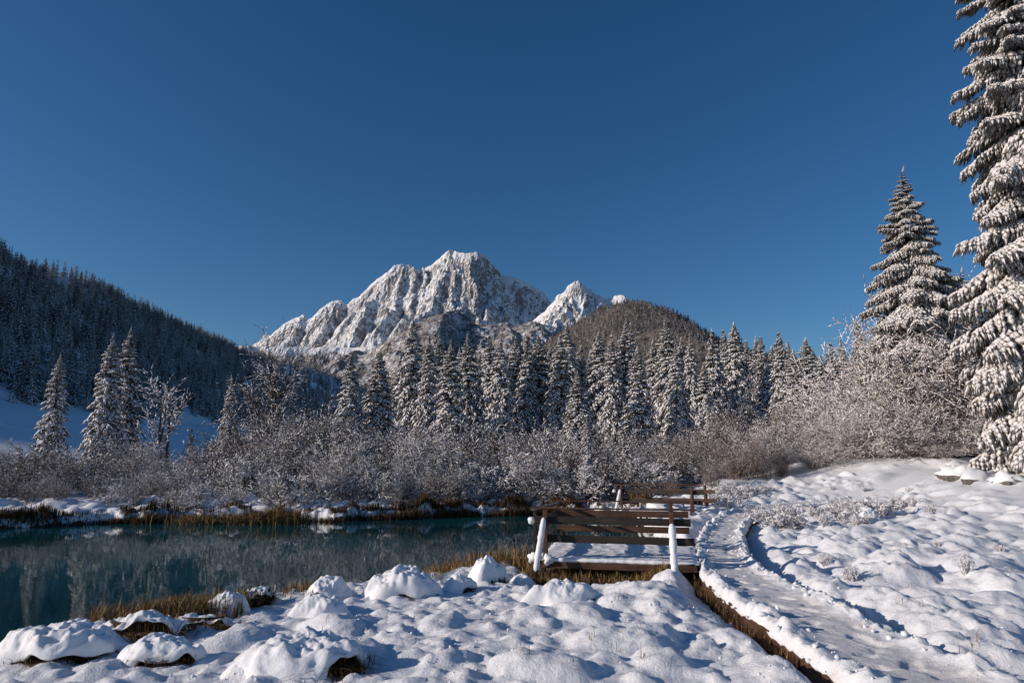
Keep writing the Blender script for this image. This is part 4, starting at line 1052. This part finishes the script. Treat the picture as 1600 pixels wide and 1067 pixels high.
# ------------------------------------------------------------------ viewing platforms
def snow_lump(name, pts, rad, parent, seed, flat=1.0, ns=10):
    """lumpy snow clinging along a line"""
    pts = np.array(pts, float); q = np.random.default_rng(seed)
    L = np.r_[0, np.cumsum(np.linalg.norm(np.diff(pts, axis=0), axis=1))]; k = max(6, int(L[-1] / .03)); s = np.linspace(0, L[-1], k)
    C = np.stack([np.interp(s, L, pts[:, i]) for i in range(3)], 1); d = norm(np.gradient(C, axis=0))
    ref = np.where(np.abs(d[:, 2:3]) > .8, [[1., 0, 0]], [[0, 0, 1.]]); sv = norm(np.cross(d, ref)); u = np.cross(sv, d)
    end = np.sqrt(np.clip(1 - (2 * s / L[-1] - 1) ** 8, 0.0, 1))
    V = []
    for j in range(ns):
        a = 2 * PI * j / ns
        rr = rad * end * (1 + .30 * fbm(s / .12 + seed, s * 0 + math.cos(a) * .8, 3, seed) + .16 * perlin(s / .05, s * 0 + math.sin(a) * 2, seed + 5))
        V.append(C + sv * (rr * math.cos(a))[:, None] + u * (rr * math.sin(a) * flat)[:, None])
    V = np.stack(V, 1).reshape(-1, 3)
    Fq = []
    for j in range(ns):
        i = np.arange(k - 1) * ns
        Fq.append(np.stack([i + j, i + (j + 1) % ns, i + ns + (j + 1) % ns, i + ns + j], 1))
    return obj(name, V, [np.concatenate(Fq)], M_LUMP, parent, smooth=True)
def platform(FL, FR, depth, label, seed, mode):
    FL = np.array(FL); W = np.linalg.norm(FR[:2] - FL[:2]); ang = math.atan2(FR[1] - FL[1], FR[0] - FL[0])
    e = empty('viewing_platform', FL, ang); tag(e, label, 'platform')
    q = np.random.default_rng(seed); D = depth
    # deck boards run across the front
    nb = int(D / .15)
    for k in range(nb):
        y0 = .08 + (D - .1) * k / nb
        Shape().beam((-.02, y0 + .06, -.02), (W + .02, y0 + .06, -.02), (D - .1) / nb - .012, .035).build('deck_board', M_WOOD, e)
    Shape().beam((-.03, .03, -.065), (W + .06, .03, -.065), .05, .12, j=.001).build('front_beam', M_WOOD, e)
    Shape().beam((0, D + .03, -.065), (W, D + .03, -.065), .05, .12).build('rear_beam', M_WOODDARK, e)
    for x in (.15, W / 2, W - .2):
        for y in (.3, D - .2): Shape().beam((x, y, -.9), (x, y, -.04), .1, .1, up=(0, 1, 0)).build('pile', M_WOODDARK, e)
    xl, xr = .24, W - .36
    H = 1.0
    for nm, y, x0, x1, ms, brace in (('near', .02, 0., W, M_WOODDARK, -1), ('far', D - .02, .10, W - .02, M_WOOD, 1)):
        for x in (xl, xr): Shape().beam((x, y, -.1), (x, y, H - .04), .085, .085, up=(0, 1, 0)).build('post', M_WOOD, e)
        zz = (.725, .385) if nm == 'far' else (.755, .415)
        off = .065 * (1 if nm == 'near' else -1)
        for z in zz:
            sp = Shape().beam((x0 + q.uniform(-.03, .03), y + off, z), (x1 + q.uniform(-.05, .05), y + off, z + q.normal(0, .008)), .035, .136, j=.003)
            sp.build('rail_board', ms, e)
        Shape().beam((x0 - .03, y, H - .015), (x1 + .10, y, H - .015), .10, .026, j=.003).build('top_rail', M_WOOD, e)
        for x in (xl, xr):
            foot = (x + (-.12 if x == xl else .02), y + brace * .38, -.14); top_ = (x + (-.01 if x == xl else 0), y + brace * .06, .82 if nm == 'near' else .8)
            br = Shape().beam(foot, top_, .07, .07, up=(1, 0, 0)).build('brace', M_WOOD, e)
            if nm == 'near' and (mode == 1 or x == xl):
                f_ = np.array(foot); t_ = np.array(top_)
                snow_lump('snow', [f_ + [0, -.03, .0], f_ * .5 + t_ * .5 + [0, -.035, .0], t_ + [0, -.03, .0 if x == xl else -.06]], .058 if x == xl else .066, br, seed + 3 + int(x), ns=12)
    # left side: short rails
    Shape().beam((.0, .05, H - .055), (.12, D, H - .055), .11, .032, up=(0, 0, 1)).build('top_rail', M_WOODGREY, e)
    for z in (.72, .3): Shape().beam((.03, .1, z), (.13, D - .1, z), .035, .13).build('rail_board', M_WOODDARK, e)
    Shape().beam((.02, .12, -.1), (.02, .12, H - .08), .06, .06, up=(0, 1, 0)).build('post', M_WOODDARK, e)
    # snow lying on the deck and along its front edge
    nx2, ny2 = 90, 70; A_, B_ = np.meshgrid(np.linspace(0, 1, nx2), np.linspace(0, 1, ny2))
    X = A_ * (W + .1); Y = .02 + B_ * D
    ed = np.minimum(np.minimum(A_, 1 - A_) * W, np.minimum(B_, 1 - B_) * D)
    Z = .012 + .035 * sstep(0, .12, ed) + .022 * np.abs(fbm(X / .3, Y / .3, 4, seed + 9)) + .05 * sstep(.62, .95, B_) * (.5 + fbm(X / .35, Y / .35, 3, seed + 13)) + .03 * np.maximum(0, perlin(X / .2, Y / .2, seed + 15))
    obj('deck_snow', np.stack([X, Y, Z], -1).reshape(-1, 3), [grid_faces(nx2, ny2)], M_LUMP, e, smooth=True)
    snow_lump('edge_snow', [(-.02, .04, .035), (W * .25, .03, .03), (W * .5, .04, .035), (W * .75, .03, .03), (W + .02, .04, .035)], .05, e, seed + 21, flat=.8)
    for c_, r_ in (((.02, .03, .06), .10), ((.30, -.02, .05), .09), ((-.02, -.05, .75), .062)):
        k = ico_v * r_ * np.array([1.0, .8, 1.1]) + np.array(c_)
        obj('snow_clod', np.array(snow_ball(c_, r_, seed)), [BALL_F], M_LUMP, e, smooth=True)
    return e
bu, bv = np.meshgrid(np.linspace(0, 2 * PI, 17)[:-1], np.linspace(0, PI, 10))
BALL = np.stack([np.cos(bu) * np.sin(bv), np.sin(bu) * np.sin(bv), np.cos(bv)], -1).reshape(-1, 3)
BALL_F = np.concatenate([np.stack([r * 16 + np.arange(16), (r + 1) * 16 + np.arange(16), (r + 1) * 16 + (np.arange(16) + 1) % 16, r * 16 + (np.arange(16) + 1) % 16], 1) for r in range(9)])
def snow_ball(c, r, seed):
    n_ = 1 + .55 * perlin(BALL[:, 0] * 1.4 + seed, BALL[:, 1] * 1.7 + BALL[:, 2] * 2.1 + c[0] * 9, seed)
    return BALL * (r * n_)[:, None] * np.array([1, .85, 1.05]) + np.array(c)
platform(P1_FL, P1_FR, 2.5, 'near wooden viewing platform with snow-plastered slanted braces', 51, 1)
fl2 = onz(962, 799, .62); fr2 = onz(1099, 804.5, .62)
platform(fl2, fr2, 1.7, 'far wooden viewing platform with a bare timber railing', 61, 2)

# ------------------------------------------------------------------ right bank: rocks, weeds
M_ROCK = plain('grey_rock', (.05, .045, .04), (.19, .17, .155), 6)
for k, (px, py, s_, lab) in enumerate([(1490, 742, .55, 'leftmost small snow-capped rock on the bank by the huge spruce'), (1528, 748, .5, 'dark rock low on the bank under a snow lip'), (1548, 738, .8, 'large brownish snow-capped rock on the bank'), (1588, 734, .7, 'snow-capped rock at the right edge below the huge spruce'), (1575, 752, .45, 'small rock lowest on the right bank')]):
    p = onground(px, py, 1.6); q = np.random.default_rng(k + 5)
    e = empty('rock', (p[0], p[1], p[2] - .12), q.uniform(0, 6)); tag(e, lab, 'rock', 'rocks on the right bank')
    s_ = s_ * 1.25; V = BALL * np.array([1.0, .7, .62]) * s_ * (1 + .5 * perlin(BALL[:, 0] * 2 + k, BALL[:, 1] * 2 + BALL[:, 2] * 2, k))[:, None]
    obj('stone', V, [BALL_F], M_ROCK, e)
    up = BALL[:, 2] > -.05
    V2 = V * 1.05 + np.array([0, 0, .10 * s_]); V2[~up] = V[~up] * [.8, .8, 0] + [0, 0, .04 * s_]; V2[up, 2] += .10 * s_ * perlin(V[up, 0] * 3 + k, V[up, 1] * 3, 4)
    obj('snow_cap', V2, [BALL_F], M_SNOW, e, smooth=True)
wz = [('frosted weed clump between far platform and walk', 'weeds by the far platform', [(1125, 775), (1140, 782), (1155, 772), (1170, 778), (1130, 790), (1185, 770), (1150, 788), (1200, 768)]),
      ('frosted low plant in the snow inside the bend of the walk', 'plants inside the bend of the walk', [(1175, 805), (1195, 812), (1215, 802), (1180, 820), (1235, 812), (1250, 800), (1210, 822), (1275, 806), (1300, 800), (1320, 812), (1340, 802), (1290, 820), (1240, 825), (1370, 800), (1400, 796), (1420, 790), (1345, 818), (1310, 795)]),
      ('thin frosted stalks in the open snow', 'stalks in the open snow', [(1465, 855), (1330, 905), (1510, 895), (1560, 860), (1290, 880), (1455, 800), (1300, 765), (1350, 768), (1420, 768)])]
for lab, grp, pts_ in wz:
    for kk_, (px, py) in enumerate(sorted(pts_)):
        p = onground(px, py, .6)
        shrub('weed', p[0], p[1], random.uniform(.3, .6) * (.6 if 'stalk' in lab else 1), random.uniform(.8, 1.3) * (.5 if 'stalk' in lab else 1), f'{lab}, {ordinal(kk_)} from left', grp, 'frosted_weed', .6, 'weed')

def tufts(name, boxes, m_, label, seed):
    q = np.random.default_rng(seed); P = []; hh_ = []
    for x0, x1, y0, y1, num in boxes:
        for _ in range(num):
            p = onground(q.uniform(x0, x1), q.uniform(y0, y1)); k = q.integers(2, 9)
            for _ in range(k):
                x, y = p[0] + q.normal(0, .04), p[1] + q.normal(0, .04); P.append((x, y, gz(x, y) - .02)); hh_.append(q.uniform(.05, .2))
    grass(name, P, hh_, .5, .007, m_, label, seed=seed)
tufts('grass_stems', [(380, 1080, 935, 1060, 14), (1180, 1590, 830, 1030, 22), (1150, 1450, 780, 830, 16)], M_GRASS, 'thin dry grass stems poking out of the snow', 77)

q9 = np.random.default_rng(5)
P9, h9 = [], []
for x0, x1, ya, yb, num, hh_ in [(140, 290, 985, 972, 3400, .40), (215, 380, 1004, 985, 3000, .33), (255, 300, 962, 955, 1200, .34), (385, 430, 952, 940, 600, .24), (590, 690, 932, 915, 700, .18), (20, 150, 1060, 1040, 700, .2), (440, 500, 948, 940, 500, .2)]:
    for _ in range(num):
        t = q9.random(); p = onz(x0 + (x1 - x0) * t, ya + (yb - ya) * t + q9.normal(0, 6), .05); P9.append((p[0], p[1], max(gz(p[0], p[1]), 0) - .02)); h9.append(hh_ * q9.uniform(.4, 1.2))
grass('shore_grass', P9, h9, .45, .012, M_GRASS, 'golden brown grass at the water edge of the near bank', seed=78)

qc = np.random.default_rng(91); C9, R9 = [], []
while len(C9) < 1700:
    x, y = qc.uniform(-5.5, 9), 5.5 + 10 * qc.random() ** 1.5
    i_ = min(np.searchsorted(GX, x), len(GX) - 1); j_ = min(np.searchsorted(GY, y), len(GY) - 1)
    if DD[j_, i_] < .3 or PD[j_, i_] < .85 or rough[j_, i_] * qc.random() < .35: continue
    r9 = .004 + .016 * qc.random() ** 4
    C9.append((x, y, gz(x, y) + r9 * .3)); R9.append(r9)
chunks('snow_crumbs', np.array(C9), np.array(R9), M_LUMP, 'small crumbs of broken snow scattered over the near snowfield')
